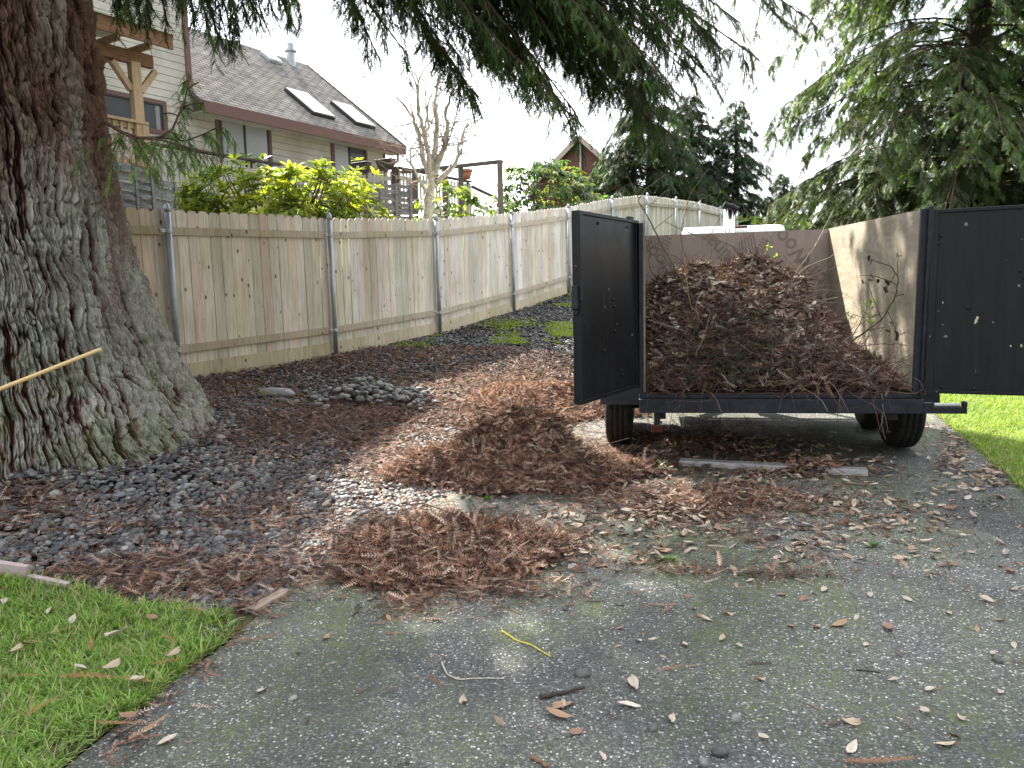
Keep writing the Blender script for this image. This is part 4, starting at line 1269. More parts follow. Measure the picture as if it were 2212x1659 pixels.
twig_mass(260, .0, 2.4, .05, 1.5, .25, .7, .0035, [(.20, .15, .11), (.13, .09, .06), (.26, .21, .16), (.09, .06, .045)]).build('sticks', m_twig, ld)
# loose twigs poking out of the top
mb = MB()
u, v, h, N = on_load(90, .7, 2.4, .08, 1.55)
for i in range(90):
    p = np.array([u[i], v[i], h[i] + FZ - .03]); d = np.array([rng.normal(0, .6), rng.normal(0, .5), rng.uniform(.5, 1.2)])
    w_ = wiggle(p, d, rng.uniform(.1, .32), 5, .2, .2); w_[:, 0] = np.clip(w_[:, 0], .03, TW - .03); w_[:, 1] = np.minimum(w_[:, 1], TL - .05)
    mb.tube(w_ - LO, np.linspace(.003, .0012, 6), 3, c=pick(1, [(.13, .10, .07), (.09, .065, .05), (.22, .18, .13)], .2)[0], cap=False)
mb.build('loose_twigs', m_twig, ld)
# the lower left holds dark wine-red twigs, thickly matted
twig_mass(900, .1, 1.1, .03, .8, .2, .45, .0018, [(.075, .035, .03), (.11, .05, .04), (.05, .025, .022)]).build('red_twigs', m_twig, ld)
# green sprays among the waste
n = 520
u = rng.normal(.62, .2, n); v = rng.uniform(0.02, .55, n); h = load_h(u, v)
D = np.stack([rng.normal(0, .5, n) + .3, -np.abs(rng.normal(.5, .4, n)), rng.normal(-.25, .3, n)], -1)
S = multi(GSPR, np.stack([u, v, h + .05 + FZ], -1) - LO, frames(D, np.tile([0, 0, 1.], (n, 1))), rng.uniform(.08, .15, n), pick(n, [(.035, .06, .025), (.06, .085, .04), (.05, .05, .03)], .25))
build('green_sprays', S[0], S[1], colr=S[2], mat=m_fol, parent=ld)

def to_local(P): return (np.asarray(P, float) - TB) @ TRn
# thorny canes standing up out of the load, each a thing of its own
m_cane = m_vcol('cane_bark', 0.7, 0.3, 50, 0.3)
def cane(name, label, cat, pts, yy, r0, colr, thorns=30, side=(), leaves=0, lcol=(.05, .04, .035), lsize=.07, group=None):
    P = np.array([at_y(px, py, yv) for (px, py), yv in zip(pts, yy)])
    # resample smoothly
    k = 5 * (len(P) - 1) + 1
    s = np.linspace(0, len(P) - 1, k)
    Q_ = np.stack([np.interp(s, np.arange(len(P)), P[:, a]) for a in range(3)], -1)
    Q_[1:-1] = (Q_[:-2] + 2 * Q_[1:-1] + Q_[2:]) / 4
    Q_ += rng.normal(0, .0025, Q_.shape)
    base = Q_[0].copy()
    o = empty(name, base, label, cat, group)
    mb = MB(); mb.tube(Q_ - base, np.linspace(r0, r0 * .35, k), 6, c=colr)
    def thornify(Qs, r_, m):
        for _ in range(m):
            i = rng.integers(0, len(Qs) - 1); p = Qs[i] + (Qs[i + 1] - Qs[i]) * rng.random()
            d = rng.normal(0, 1, 3); d /= np.linalg.norm(d)
            mb.tube([p - base, p + d * .014 - base], [r_ * .55, .0004], 3, c=np.array(colr) * .8, cap=False)
    thornify(Q_, r0, thorns)
    tips = [Q_[-1]]
    for (f, (dx, dy, dz), l) in side:
        i = int(f * (k - 1)); w_ = wiggle(Q_[i], np.array([dx, dy, dz], float), l, 5, .12, .1)
        mb.tube(w_ - base, np.linspace(r0 * .5, r0 * .2, 6), 4, c=colr); thornify(w_, r0 * .6, int(l * 30)); tips.append(w_[-1]); tips.append(w_[3])
    mb.build('stem', m_cane, o)
    if leaves:
        n = leaves
        pp = np.array([tips[rng.integers(0, len(tips))] for _ in range(n)]) + rng.normal(0, .02, (n, 3))
        D = rng.normal(0, .6, (n, 3)) + np.array([0, 0, -.7 if lcol[1] < .1 else .1])
        for q in range(n):
            pass
        S = multi(LFP, pp - base, frames(D, rng.normal(0, 1, (n, 3))), rng.uniform(.7, 1.2, n) * lsize, pick(n, [lcol], .25))
        build('leaves', S[0], S[1], colr=S[2], mat=m_leafgreen if lcol[1] > .1 else m_leaf, parent=o)
    return o
m_leafgreen = m_vcol('green_leaf', 0.45, 0.45, 15, 0.15, trans=0.4)
GC = 'canes and branches sticking out of the trailer load'
cane('bramble_cane', 'long green-brown thorny cane rising past the top of the left door', 'cane', [(1500, 640), (1470, 600), (1425, 520), (1395, 460), (1378, 435), (1392, 410), (1440, 375)], [6.3, 6.2, 6.05, 5.9, 5.85, 5.8, 5.8], .0065, (.14, .13, .06), 50,
     [(.55, (.6, .2, .5), .4), (.7, (-.3, -.1, .6), .22), (.4, (.5, .1, .35), .3)], group=GC)
cane('bramble_cane', 'arching thorny cane with a whip-like tip above the truck roof', 'cane', [(1530, 640), (1500, 585), (1475, 540), (1470, 500), (1490, 420), (1530, 365)], [6.6, 6.6, 6.6, 6.5, 6.4, 6.4], .005, (.17, .15, .07), 40, [(.75, (.5, .1, .5), .3)], group=GC)
cane('bramble_cane', 'long cane leaning left to right across the front panel', 'cane', [(1645, 565), (1610, 545), (1555, 520), (1500, 508), (1460, 490), (1435, 478)], [7.0, 6.9, 6.8, 6.7, 6.6, 6.5], .0055, (.13, .115, .06), 40, [(.5, (.3, 0, .6), .25)], group=GC)
cane('bramble_cane', 'short upright dark cane in the middle of the load', 'cane', [(1612, 600), (1606, 570), (1603, 530), (1600, 510)], [6.9, 6.9, 6.9, 6.9], .004, (.07, .05, .035), 20, [(.6, (.7, 0, .3), .1)], group=GC)
cane('bramble_cane', 'pale peeled cane slanting up beside the right corner of the front panel', 'cane', [(1700, 620), (1725, 580), (1755, 540), (1775, 505), (1790, 470)], [7.0, 7.0, 7.0, 7.05, 7.1], .006, (.30, .26, .17), 20, [(.6, (.3, 0, .5), .2)], group=GC)
cane('leafy_sprig', 'upright sprig with small fresh green leaves on top of the load', 'sprig', [(1665, 600), (1662, 575), (1660, 550), (1658, 535)], [6.9, 6.9, 6.9, 6.9], .0035, (.2, .28, .08), 0, [(.4, (.5, 0, .4), .09), (.6, (-.5, 0, .5), .08), (.8, (.3, 0, .6), .05)], 16, (.30, .42, .10), .035, group=GC)
cane('dead_branch', 'thorny branch with dark hanging leaves against the right plywood side', 'branch', [(1800, 770), (1850, 730), (1905, 690), (1935, 640), (1942, 600), (1925, 575), (1880, 560)], [5.75, 5.65, 5.5, 5.45, 5.45, 5.45, 5.5], .008, (.10, .07, .055), 40,
     [(.35, (-.2, -.1, .6), .3), (.5, (.6, -.1, .25), .25), (.25, (.7, -.1, .2), .33), (.62, (-.6, 0, .35), .3), (.75, (-.3, 0, -.5), .15), (.7, (.15, 0, .7), .14), (.4, (.3, 0, -.6), .22)], 26, (.05, .038, .032), .06, group=GC)
cane('dead_branch', 'forked bare branch low against the right plywood side', 'branch', [(1780, 790), (1830, 760), (1870, 745), (1920, 742), (1962, 745)], [5.7, 5.6, 5.5, 5.4, 5.35], .0065, (.14, .10, .08), 30, [(.4, (.5, 0, .5), .35), (.6, (.2, 0, .7), .2), (.5, (.2, -.1, -.5), .15)], group=GC)
cane('leafy_sprig', 'cluster of small bright leaves beside the right plywood side', 'sprig', [(1830, 750), (1850, 710), (1868, 680), (1875, 655)], [5.9, 5.85, 5.8, 5.8], .005, (.2, .2, .1), 10, [(.4, (.5, 0, .4), .14), (.6, (-.6, 0, .4), .14), (.8, (.3, 0, .6), .1), (.5, (.2, 0, .5), .12)], 46, (.22, .30, .09), .038, group=GC)
cane('bramble_cane', 'pale cane lying out of the load at its left end', 'cane', [(1560, 720), (1520, 722), (1480, 715), (1430, 700), (1400, 690)], [5.9, 5.85, 5.8, 5.75, 5.7], .0045, (.26, .23, .17), 20, [(.5, (-.3, 0, -.6), .2)], group=GC)
cane('bramble_cane', 'slim mossy cane running down the left front of the load', 'cane', [(1482, 600), (1490, 650), (1500, 700), (1515, 740)], [6.2, 6.1, 6.0, 5.9], .0055, (.17, .19, .07), 20, group=GC)
cane('dead_branch', 'stringy dead branch hanging over the rear sill to the right', 'branch', [(1905, 850), (1908, 880), (1906, 920), (1912, 950)], [5.18, 5.15, 5.16, 5.17], .004, (.16, .12, .10), 6, [(.4, (.1, 0, -.6), .15)], group=GC)

# ================================================================== WHITE PICKUP IN FRONT OF THE TRAILER
m_white, t, b = new_mat('white_car_paint', 0.22, (.70, .71, .72), spec=.5)
m_glass = new_mat('dark_car_glass', 0.08, (.02, .025, .028), spec=.6)[0]
def truck_build():
    base = np.array([3.30, 10.2, 0]); base[2] = float(zg(3.3, 12.5)) - .17
    rot = Matrix.Rotation(R(-7), 3, 'Z') @ Matrix.Rotation(R(1.8), 3, 'X')
    tk = empty('pickup_truck', base, 'white pickup truck parked ahead of the trailer, only its roof in sight', 'truck', rot=rot)
    HW = .95
    def loft(name, secs, mat, par=tk, bev=.03):
        """secs: list of (y, halfwidth_bottom, halfwidth_top, z0, z1)"""
        V = []; Q = []
        for (y_, wb, wt_, z0, z1) in secs: V += [(-wb, y_, z0), (wb, y_, z0), (wt_, y_, z1), (-wt_, y_, z1)]
        m = len(secs)
        for i in range(m - 1):
            for j in range(4): Q.append((4 * i + j, 4 * i + (j + 1) % 4, 4 * i + 4 + (j + 1) % 4, 4 * i + 4 + j))
        Q += [(3, 2, 1, 0), (4 * m - 4, 4 * m - 3, 4 * m - 2, 4 * m - 1)]
        return build(name, V, quads=Q, mat=mat, parent=par, bevel=bev)
    # bed, cab, hood
    mb = MB(); mb.box((-HW, 0, .55), (-HW + .08, 1.9, 1.22)); mb.box((HW - .08, 0, .55), (HW, 1.9, 1.22)); mb.box((-HW + .08, 1.84, .55), (HW - .08, 1.9, 1.22)); mb.box((-HW + .08, .0, .55), (HW - .08, 1.839, .62))
    mb.build('cargo_bed', m_white, tk, bevel=.02)
    mb = MB(); mb.box((-HW + .09, -.03, .58), (HW - .09, .0, 1.22)); tg = mb.build('tailgate', m_white, tk, bevel=.01)
    loft('cab', [(1.92, .93, .93, .45, 1.25), (3.75, .93, .93, .45, 1.25)], m_white)
    loft('cab_roof', [(1.94, .92, .70, 1.26, 1.80), (2.05, .92, .72, 1.26, 1.93), (2.6, .92, .74, 1.26, 1.965), (3.15, .92, .72, 1.26, 1.93), (3.85, .92, .60, 1.26, 1.32)], m_white, bev=.05)
    loft('hood', [(3.76, .92, .88, .45, 1.22), (4.9, .9, .82, .45, 1.08), (5.1, .86, .78, .45, .9)], m_white)
    mb = MB(); mb.box((-.62, 1.925, 1.32), (.62, 1.935, 1.72), M=Matrix.Translation((0, -.0, 0))); mb.build('rear_window', m_glass, tk)
    mb = MB(); mb.box((-.16, 1.955, 1.90), (.16, 1.985, 1.935)); mb.build('brake_light', m_red, tk, bevel=.005)
    for sx in (-1, 1):
        mb = MB(); mb.box((sx * .9 - .02, 2.15, 1.34), (sx * .9 + .02, 3.0, 1.78), M=Matrix.Identity(4)); mb.build('side_window', m_glass, tk)
        mb = MB(); mb.box((sx * .86 - .08, -.01, .75), (sx * .86 + .07, .02, 1.15)); mb.build('tail_lamp', m_red, tk, bevel=.01)
        for yv in (.95, 4.2):
            mb = MB()
            V, Q = tube_arr([(sx * .72, yv, .36), (sx * .76, yv, .36), (sx * .92, yv, .36), (sx * .96, yv, .36)], [.33, .36, .36, .33], 40); mb.add(V, Q=Q)
            wl = mb.build('wheel', m_tyre, tk, smooth=True)
            mb = MB(); mb.tube([(sx * .70, yv, .36), (sx * .95, yv, .36)], [.2, .2], 24); mb.build('rim', m_rim, wl)
    return tk
truck_build()
# chrome stack pipe with flap caps standing at the front of the trailer
sp = empty('stack_pipe', tr_w((.86, TL + .25, .1)), 'upright twin chrome pipe with flap caps behind the front panel', 'pipe', rot=TRm)
mb = MB(); mb.tube([(0, 0, .3), (0, 0, 1.98)], .032, 20); mb.build('pipe', m_chrome, sp, smooth=True)
mb = MB(); mb.tube([(.055, .0, .3), (.055, 0, 1.95)], .030, 20); mb.build('pipe', m_chrome, sp, smooth=True)
mb = MB(); mb.tube([(-.035, 0, 2.015), (.035, 0, 1.98)], .036, 16); mb.tube([(.0, 0, 2.01), (.005, 0, 2.05)], .009, 8)
mb.build('flap_cap', m_black, sp)
mb = MB(); mb.tube([(.03, 0, 1.995), (.105, 0, 1.95)], .036, 16); mb.tube([(.055, 0, 1.98), (.06, 0, 2.045)], .009, 8)
mb.build('flap_cap', m_black, sp)
mb = MB(); mb.box((-.05, -.04, .28), (.11, .04, .31)); mb.box((.0, -.03, .31 + .2), (.06, .03, .53)); mb.box((-.02, -.22, .28), (.02, -.03, .50)); mb.build('bracket', m_frame, sp)

# ================================================================== HOUSE
UH = np.array([.53, .848]); UH /= np.linalg.norm(UH); NH = np.array([-UH[1], UH[0]])
HO = NH * 16.0
HB = 2.0
house = empty('house', (HO[0], HO[1], 0), 'beige house with lap siding, brown trim and a steep grey shingle roof', 'house', rot=Matrix(((UH[0], NH[0], 0), (UH[1], NH[1], 0), (0, 0, 1))))
def wall_px(px, py, off=0.0):
    d = rayn(px, py); o2 = CAM[:2]
    den = d[0] * NH[0] + d[1] * NH[1]
    s = (16.0 - off - (o2 @ NH)) / den
    p = CAM + d * s
    return float((p[:2] - HO) @ UH), float(p[2])
m_siding, t, b = new_mat('beige_siding', 0.8, spec=.2)
v = coords(t, (1, 1, 1)); st = tnoise(t, v, .9, 5, .62); fn = tnoise(t, coords(t, (1, 1, 6)), 9, 4, .6)
c = ramp(t, st, [(.35, (.40, .38, .325)), (.55, (.52, .495, .43)), (.72, (.58, .555, .49))])
t.links.new(mix(t, 1.0, c, ramp(t, fn, [(.3, (.92,) * 3), (.7, (1.06,) * 3)]), 'MULTIPLY'), b.inputs['Base Color'])
m_trim = new_mat('brown_trim', 0.7, (.16, .095, .082), spec=.2)[0]
m_shingle, t, b = new_mat('grey_shingles', 1.0, spec=.0)
a_ = t.nodes.new("ShaderNodeTexCoord"); sx_ = t.nodes.new("ShaderNodeSeparateXYZ"); t.links.new(a_.outputs['Object'], sx_.inputs[0])
ml = nd(t, "ShaderNodeMath", operation='MULTIPLY'); ml.inputs[1].default_value = 1.66; t.links.new(sx_.outputs['Z'], ml.inputs[0])
cb = t.nodes.new("ShaderNodeCombineXYZ"); t.links.new(sx_.outputs['X'], cb.inputs[0]); t.links.new(ml.outputs[0], cb.inputs[1])
bk = nd(t, "ShaderNodeTexBrick"); t.links.new(cb.outputs[0], bk.inputs['Vector'])
for kk, vv_ in (('Scale', 1.0), ('Brick Width', .32), ('Row Height', .145), ('Mortar Size', .016), ('Mortar Smooth', .3), ('Bias', 0.0)): bk.inputs[kk].default_value = vv_
bk.inputs['Color1'].default_value = (.165, .158, .148, 1); bk.inputs['Color2'].default_value = (.235, .226, .212, 1); bk.inputs['Mortar'].default_value = (.055, .048, .045, 1)
st = tnoise(t, coords(t), 3.0, 6, .65)
t.links.new(mix(t, 1.0, bk.outputs['Color'], ramp(t, st, [(.3, (.75,) * 3), (.7, (1.2,) * 3)]), 'MULTIPLY'), b.inputs['Base Color'])
bump(t, b, bk.outputs['Fac'], -.6, .02)
m_hglass, t, b = new_mat('house_window_glass', .05, (.02, .025, .03), spec=.7)
gl = t.nodes.new('ShaderNodeBsdfTransparent'); ms = nd(t, "ShaderNodeMixShader", Fac=.72)
t.links.new(b.outputs[0], ms.inputs[1]); t.links.new(gl.outputs[0], ms.inputs[2]); t.links.new(ms.outputs[0], t.nodes['Material Output'].inputs['Surface'])
m_curtain, t, b = new_mat('sheer_curtain', .9, spec=.1)
wv_ = nd(t, "ShaderNodeTexWave", Scale=9, Distortion=2.5); wv_.bands_direction = 'X'; t.links.new(coords(t), wv_.inputs['Vector'])
t.links.new(ramp(t, wv_.outputs['Fac'], [(0, (.50, .52, .54)), (1, (.85, .86, .88))]), b.inputs['Base Color'])
m_room_shade = new_mat('room_shade_sheet', .9, (.15, .16, .175))[0]  # room shade painted as flat grey, lightened for reflected sky
m_alu = new_mat('dark_window_frame', .5, (.03, .027, .027))[0]

def siding(mb, x0, x1, z0, z1, y=0.0, course=.168):
    z = z0
    while z < z1 - 1e-3:
        zt = min(z + course, z1) - .011
        mb.add([(x0, y - .022, z), (x1, y - .022, z), (x1, y - .018, zt), (x0, y - .018, zt), (x0, y, z), (x1, y, z), (x1, y, zt), (x0, y, zt)], Q=[(0, 1, 2, 3), (4, 5, 1, 0), (3, 2, 6, 7)])
        z = zt + .011
EAVE_L, EZ = wall_px(408, 210, .5)
EAVE_R, EZ2 = wall_px(873, 316, .5)
EZ = (EZ + EZ2) / 2
WR = EAVE_R - .35
DEP = 7.1; RY = DEP / 2; SL = math.tan(R(37.5))
def roofz(y): return EZ + (y + .5) * SL if y <= RY else EZ + (2 * RY - y + .5) * SL
RX0 = wall_px(402, 180, 0)[0]
mb = MB()
siding(mb, RX0 + .0, WR, HB, EZ + .5 * SL - .12)
# right gable end wall
k = 26
for i in range(k):
    y0 = DEP * i / k; y1 = DEP * (i + 1) / k
    mb.add([(WR, y0, HB), (WR, y1, HB), (WR, y1, roofz(y1) - .12), (WR, y0, roofz(y0) - .12)], Q=[(0, 1, 2, 3)])
mb.box((RX0, .02, HB), (WR - .01, .06, EZ + .2)); mb.add([(RX0, DEP, HB), (WR, DEP, HB), (WR, DEP, EZ), (RX0, DEP, EZ)], Q=[(1, 0, 3, 2)])
mb.build('wall', m_siding, house)
TX0 = -7.5; TZ = 12.5
mb = MB(); siding(mb, TX0, RX0, HB, TZ - 1.5); 
mb.box((TX0, .001, HB), (RX0 - .001, 8, TZ - 1.5)); mb.add([(TX0, .01, TZ - 1.5), (RX0, .01, TZ - 1.5), ((TX0 + RX0) / 2, .01, TZ + 1.5)], T=[(0, 1, 2)])
mb.build('tall_wall', m_siding, house)
mb = MB()
mb.beam((TX0 - .5, 4, TZ - 1.95), ((TX0 + RX0) / 2, 4, TZ + 1.7), 9, .12); mb.beam((RX0 + .5, 4, TZ - 1.95), ((TX0 + RX0) / 2, 4, TZ + 1.7), 9, .12)
mb.build('upper_roof', m_shingle, house)
# wing roof
mb = MB()
th = .10
XR = EAVE_R + .0
for (ya, yb) in ((-.5, RY), (RY, DEP + .5)):
    za, zb = roofz(ya), roofz(yb)
    mb.add([(RX0 + .02, ya, za), (XR, ya, za), (XR, yb, zb), (RX0 + .02, yb, zb), (RX0 + .02, ya, za - th), (XR, ya, za - th), (XR, yb, zb - th), (RX0 + .02, yb, zb - th)],
           Q=[(0, 1, 2, 3), (7, 6, 5, 4), (0, 4, 5, 1), (1, 5, 6, 2), (3, 2, 6, 7), (0, 3, 7, 4)])
roof = mb.build('roof', m_shingle, house)
mb = MB(); mb.box((RX0 + .03, -.56, EZ - .26), (XR + .02, -.503, EZ + .005)); mb.build('fascia', m_trim, roof)
mb = MB(); mb.box((RX0 + .03, -.50, EZ - .24), (XR, -.0, EZ - .215)); mb.build('soffit', m_siding, roof)
mb = MB()
mb.beam((XR + .03, -.52, roofz(-.5) - .09), (XR + .03, RY, roofz(RY) - .09), .04, .2); mb.beam((XR + .03, DEP + .5, roofz(DEP + .5) - .09), (XR + .03, RY, roofz(RY) - .09), .04, .2)
mb.build('rake_board', m_trim, roof)
xt, zt_ = wall_px(400, 135, 0); xt2, zb_ = wall_px(404, 190, 0)
mb = MB(); mb.box((RX0 - .001, -.06, EZ + .35), (RX0 + .13, .0, TZ - 1.6)); mb.build('corner_trim', m_trim, house)
mb = MB(); mb.tube([(XR - .25, -.45, EZ - .2), (XR - .2, -.4, EZ - .45), (XR - .33, -.1, EZ - .62), (WR + .03, -.03, EZ - .8), (WR + .03, -.03, HB)], .04, 8); mb.build('downpipe', m_trim, house)
mb = MB(); mb.box((WR - .1, -.03, HB), (WR + .02, .08, EZ - .2)); mb.build('corner_board', m_trim, house)
# skylights on the roof plane
def roof_px(px, py):
    d = rayn(px, py); 
    o_ = np.array([(CAM[:2] - HO) @ UH, (CAM[:2] - HO) @ NH, CAM[2]]); dd = np.array([d[:2] @ UH, d[:2] @ NH, d[2]])
    s = (EZ + .5 * SL + SL * o_[1] - o_[2]) / (dd[2] - SL * dd[1])
    return o_ + dd * s
an = math.atan(SL)
m_sky = new_mat('skylight_dome', .12, (.80, .82, .84), spec=.6)[0]
for px, py, wl_, ll in ((668, 228, .85, 1.35), (761, 252, .85, 1.25), (585, 129, .5, .5)):
    q = roof_px(px, py)
    M_ = Matrix.Translation((q[0], q[1], q[2])) @ Matrix.Rotation(an, 4, 'X')
    mb = MB(); mb.box((-wl_ / 2, -ll / 2, .0), (wl_ / 2, ll / 2, .09), M=M_); sk = mb.build('skylight', m_alu if ll > .6 else m_galv, roof, bevel=.01)
    mb = MB(); mb.box((-wl_ / 2 + .03, -ll / 2 + .03, .091), (wl_ / 2 - .03, ll / 2 - .03, .12), M=M_); mb.build('dome', m_sky, sk, bevel=.02)
q = roof_px(629, 138)
mb = MB(); mb.tube([(q[0], q[1], q[2] - .2), (q[0], q[1], q[2] + .35)], .13, 16); mb.tube([(q[0], q[1], q[2] + .36), (q[0], q[1], q[2] + .42)], .19, 16); mb.tube([(q[0], q[1], q[2] + .43), (q[0], q[1], q[2] + .62)], .11, 16)
mb.build('chimney_flue', m_galv, roof)
# windows
def window(xa, xb, za, zb, curtain=(0, 0), off=0.0):
    f = MB(); fw = .09
    y0, y1 = -.055, -.0225
    f.box((xa, y0, za), (xa + fw, y1, zb)); f.box((xb - fw, y0, za), (xb, y1, zb)); f.box((xa + fw, y0, zb - fw), (xb - fw, y1, zb)); f.box((xa + fw, y0, za), (xb - fw, y1, za + fw))
    wo_ = f.build('window', m_trim, house)
    f = MB(); f.box((xa + fw, -.0475, za + fw), (xa + fw + .035, -.028, zb - fw)); f.box((xb - fw - .035, -.0475, za + fw), (xb - fw, -.028, zb - fw))
    xm = (xa + xb) / 2; f.box((xm - .03, -.0475, za + fw), (xm + .03, -.028, zb - fw)); f.box((xa + fw + .035, -.0475, zb - fw - .03), (xm - .03, -.028, zb - fw)); f.box((xm + .03, -.0475, zb - fw - .03), (xb - fw - .035, -.028, zb - fw))
    f.build('sash', m_alu, wo_)
    f = MB(); f.add([(xa + fw, -.034, za + fw), (xb - fw, -.034, za + fw), (xb - fw, -.034, zb - fw), (xa + fw, -.034, zb - fw)], Q=[(0, 1, 2, 3)]); f.build('pane', m_hglass, wo_)
    f = MB(); f.box((xa + fw, -.026, za + fw), (xb - fw, -.024, zb - fw)); f.build('room_shade_sheet', m_room_shade, wo_)  # flat sheet behind the glass, painted as the unlit room
    if curtain[1] > curtain[0]:
        n_ = 60; xs_c = np.linspace(xa + fw + .04 + (xb - xa - 2 * fw - .08) * curtain[0], xa + fw + .04 + (xb - xa - 2 * fw - .08) * curtain[1], n_)
        V = [(x_, -.031 + .0025 * math.sin(i * 1.7), z_) for z_ in (za + fw, zb - fw) for i, x_ in enumerate(xs_c)]
        f = MB(); f.add(V, Q=[(i, i + 1, n_ + i + 1, n_ + i) for i in range(n_ - 1)]); f.build('curtain', m_curtain, wo_)
xa, zt1 = wall_px(462, 244); xb, zt2 = wall_px(582, 272); _, zb1 = wall_px(462, 352)
window(xa, xb, zb1 - .15, (zt1 + zt2) / 2, (.04, 1.0))
xa, zt1 = wall_px(712, 300); xb, zt2 = wall_px(790, 318); _, zb1 = wall_px(712, 392)
window(xa, xb, zb1 - .2, (zt1 + zt2) / 2, (.0, .45))
xa, zt1 = wall_px(200, 185); xb, zt2 = wall_px(356, 222); _, zb1 = wall_px(356, 292)
window(xa, xb, zb1, (zt1 + zt2) / 2, (.9, .97))

# porch of new timber
m_pine, t, b = new_mat('new_pine_timber', .7, spec=.25)
g_ = tnoise(t, coords(t, (1, 1, .15)), 14, 5, .6, .5)
t.links.new(ramp(t, g_, [(.3, (.40, .26, .15)), (.7, (.56, .41, .27))]), b.inputs['Base Color'])
m_stain, t, b = new_mat('brown_stained_beam', .75, spec=.2)
g_ = tnoise(t, coords(t, (.3, 1, 1)), 16, 5, .6, .5)
t.links.new(ramp(t, g_, [(.3, (.15, .075, .04)), (.7, (.27, .15, .085))]), b.inputs['Base Color'])
OFF = 2.6
porch = empty('porch', (*(HO - NH * OFF), HB), 'small porch of new pale timber with a brown roof beam on the house front', 'porch', rot=Matrix(((UH[0], NH[0], 0), (UH[1], NH[1], 0), (0, 0, 1))))
def wp(px, py): x_, z_ = wall_px(px, py, OFF); return x_, z_ - HB
xp, z1 = wp(288, 128); _, z0 = wp(300, 262)
xl_, zl_ = wp(205, 112); xr_, zr_ = wp(345, 120)
x_e, z_e = wp(328, 140)
mb = MB(); mb.box((xp - .09, -.07, -.9), (xp + .09, .07, z1 - .05)); mb.build('post', m_pine, porch, bevel=.005)
mb = MB()
for s_ in (-1, 1): mb.beam((xp + s_ * .09, 0, z1 - .55), (xp + s_ * .42, 0, z1 - .12), .1, .1, up=(0, 1, 0))
mb.build('knee_brace', m_pine, porch)
mb = MB(); mb.box((xp - 3.2, -.06, z1 - .09), (x_e, .06, z1 + .14)); mb.build('beam', m_stain, porch, bevel=.005)
mb = MB(); mb.box((xp - 3.2, -.42, z1 + .22), (xr_, -.38, z1 + .47)); mb.build('fascia', m_stain, porch)
mb = MB(); mb.beam((xp - 3.2, -.45, z1 + .50), (xp - 3.2, 2.5, z1 + .95), .001, .03)
mb.add([(xp - 3.2, -.46, z1 + .475), (xr_ + .05, -.46, z1 + .475), (xr_ + .05, 2.55, z1 + 1.0), (xp - 3.2, 2.55, z1 + 1.0), (xp - 3.2, -.46, z1 + .50), (xr_ + .05, -.46, z1 + .50), (xr_ + .05, 2.55, z1 + 1.025), (xp - 3.2, 2.55, z1 + 1.025)],
       Q=[(3, 2, 1, 0), (4, 5, 6, 7), (0, 1, 5, 4), (1, 2, 6, 5), (2, 3, 7, 6)])
mb.build('roof', m_siding, porch)
mb = MB()
for i in range(6): mb.box((xp - 2.9 + i * .6, -.37, z1 + .15), (xp - 2.85 + i * .6, 2.4, z1 + .27))
mb.build('rafters', m_pine, porch)
xq, zr0 = wp(310, 268); _, zr1 = wp(308, 355); _, zf = wp(318, 375)
mb = MB(); mb.box((xp - 3.2, -.09, zr0 - .02), (xq + .05, .07, zr0 + .03)); mb.box((xp - 3.2, -.03, zr0 - .12), (xq, .02, zr0 - .025)); mb.box((xp - 3.2, -.03, zr1 - .02), (xq, .02, zr1 + .06))
mb.build('handrail', m_pine, porch)
mb = MB()
for i in range(26):
    x_ = xq - .02 - i * .14
    mb.box((x_ - .045, -.055, zr1 - .1), (x_, -.033, zr0 - .03))
mb.build('balusters', m_pine, porch)
mb = MB(); mb.box((xq - .07, -.08, -1.0), (xq + .05, .08, zr0 - .03)); mb.build('corner_post', m_pine, porch)
mb = MB(); mb.box((xp - 3.2, -.1, zf - .13), (xq + .12, -.05, zf + .1)); mb.box((xp - 3.2, -.049, zf + .02), (xq + .1, 2.5, zf + .06)); mb.build('floor', m_stain, porch)

# beige deck with its railing in front of the house: along the wall, out towards the fence, then along again
OD = 1.5
m_rail = new_mat('dark_brown_rail', .7, (.085, .06, .055), spec=.2)[0]
deck = empty('house_deck', (*(HO - NH * OD), HB), 'raised deck with beige baluster railing running along the house front', 'deck', rot=Matrix(((UH[0], NH[0], 0), (UH[1], NH[1], 0), (0, 0, 1))))
def dloc(P): P = np.asarray(P, float); q = P[:2] - (HO - NH * OD); return np.array([q @ UH, q @ NH, P[2] - HB])
def dpt(px, py): x_, z_ = wall_px(px, py, OD); return np.array([x_, 0, z_ - HB])
PA0 = dpt(300, 318); PA1 = dpt(736, 377); zc = PA1[2]; PA0[2] = zc
_d = rayn(859, 362); PB = dloc(CAM + _d * ((zc + HB - CZ) / _d[2]))
OD2 = OD - PB[1]
x_, z_ = wall_px(1015, 393, OD2); PC = np.array([x_, PB[1], z_ - HB])
def run(a, b, name):
    l = np.linalg.norm((b - a)[:2]); n_ = max(3, int(l / .135)); d = (b - a) / l; nrm = np.array([d[1], -d[0], 0])
    mb = MB()
    for i in range(n_):
        p = a + d * l * (i + .5) / n_
        mb.beam(p + (0, 0, -1.02), p + (0, 0, -.07), .05, .035, up=tuple(nrm))
    mb.build('balusters', m_siding, deck)
    mb = MB(); mb.beam(a + nrm * .034 + (0, 0, -.92), b + nrm * .034 + (0, 0, -.92), .028, .11); mb.build('lower_rail', m_siding, deck)
    mb = MB(); mb.beam(a + nrm * .034 + (0, 0, -.24), b + nrm * .034 + (0, 0, -.24), .028, .10); mb.build('upper_rail', m_siding, deck)
    mb = MB(); mb.beam(a, b, .15, .045); mb.build('cap_rail', m_rail, deck)
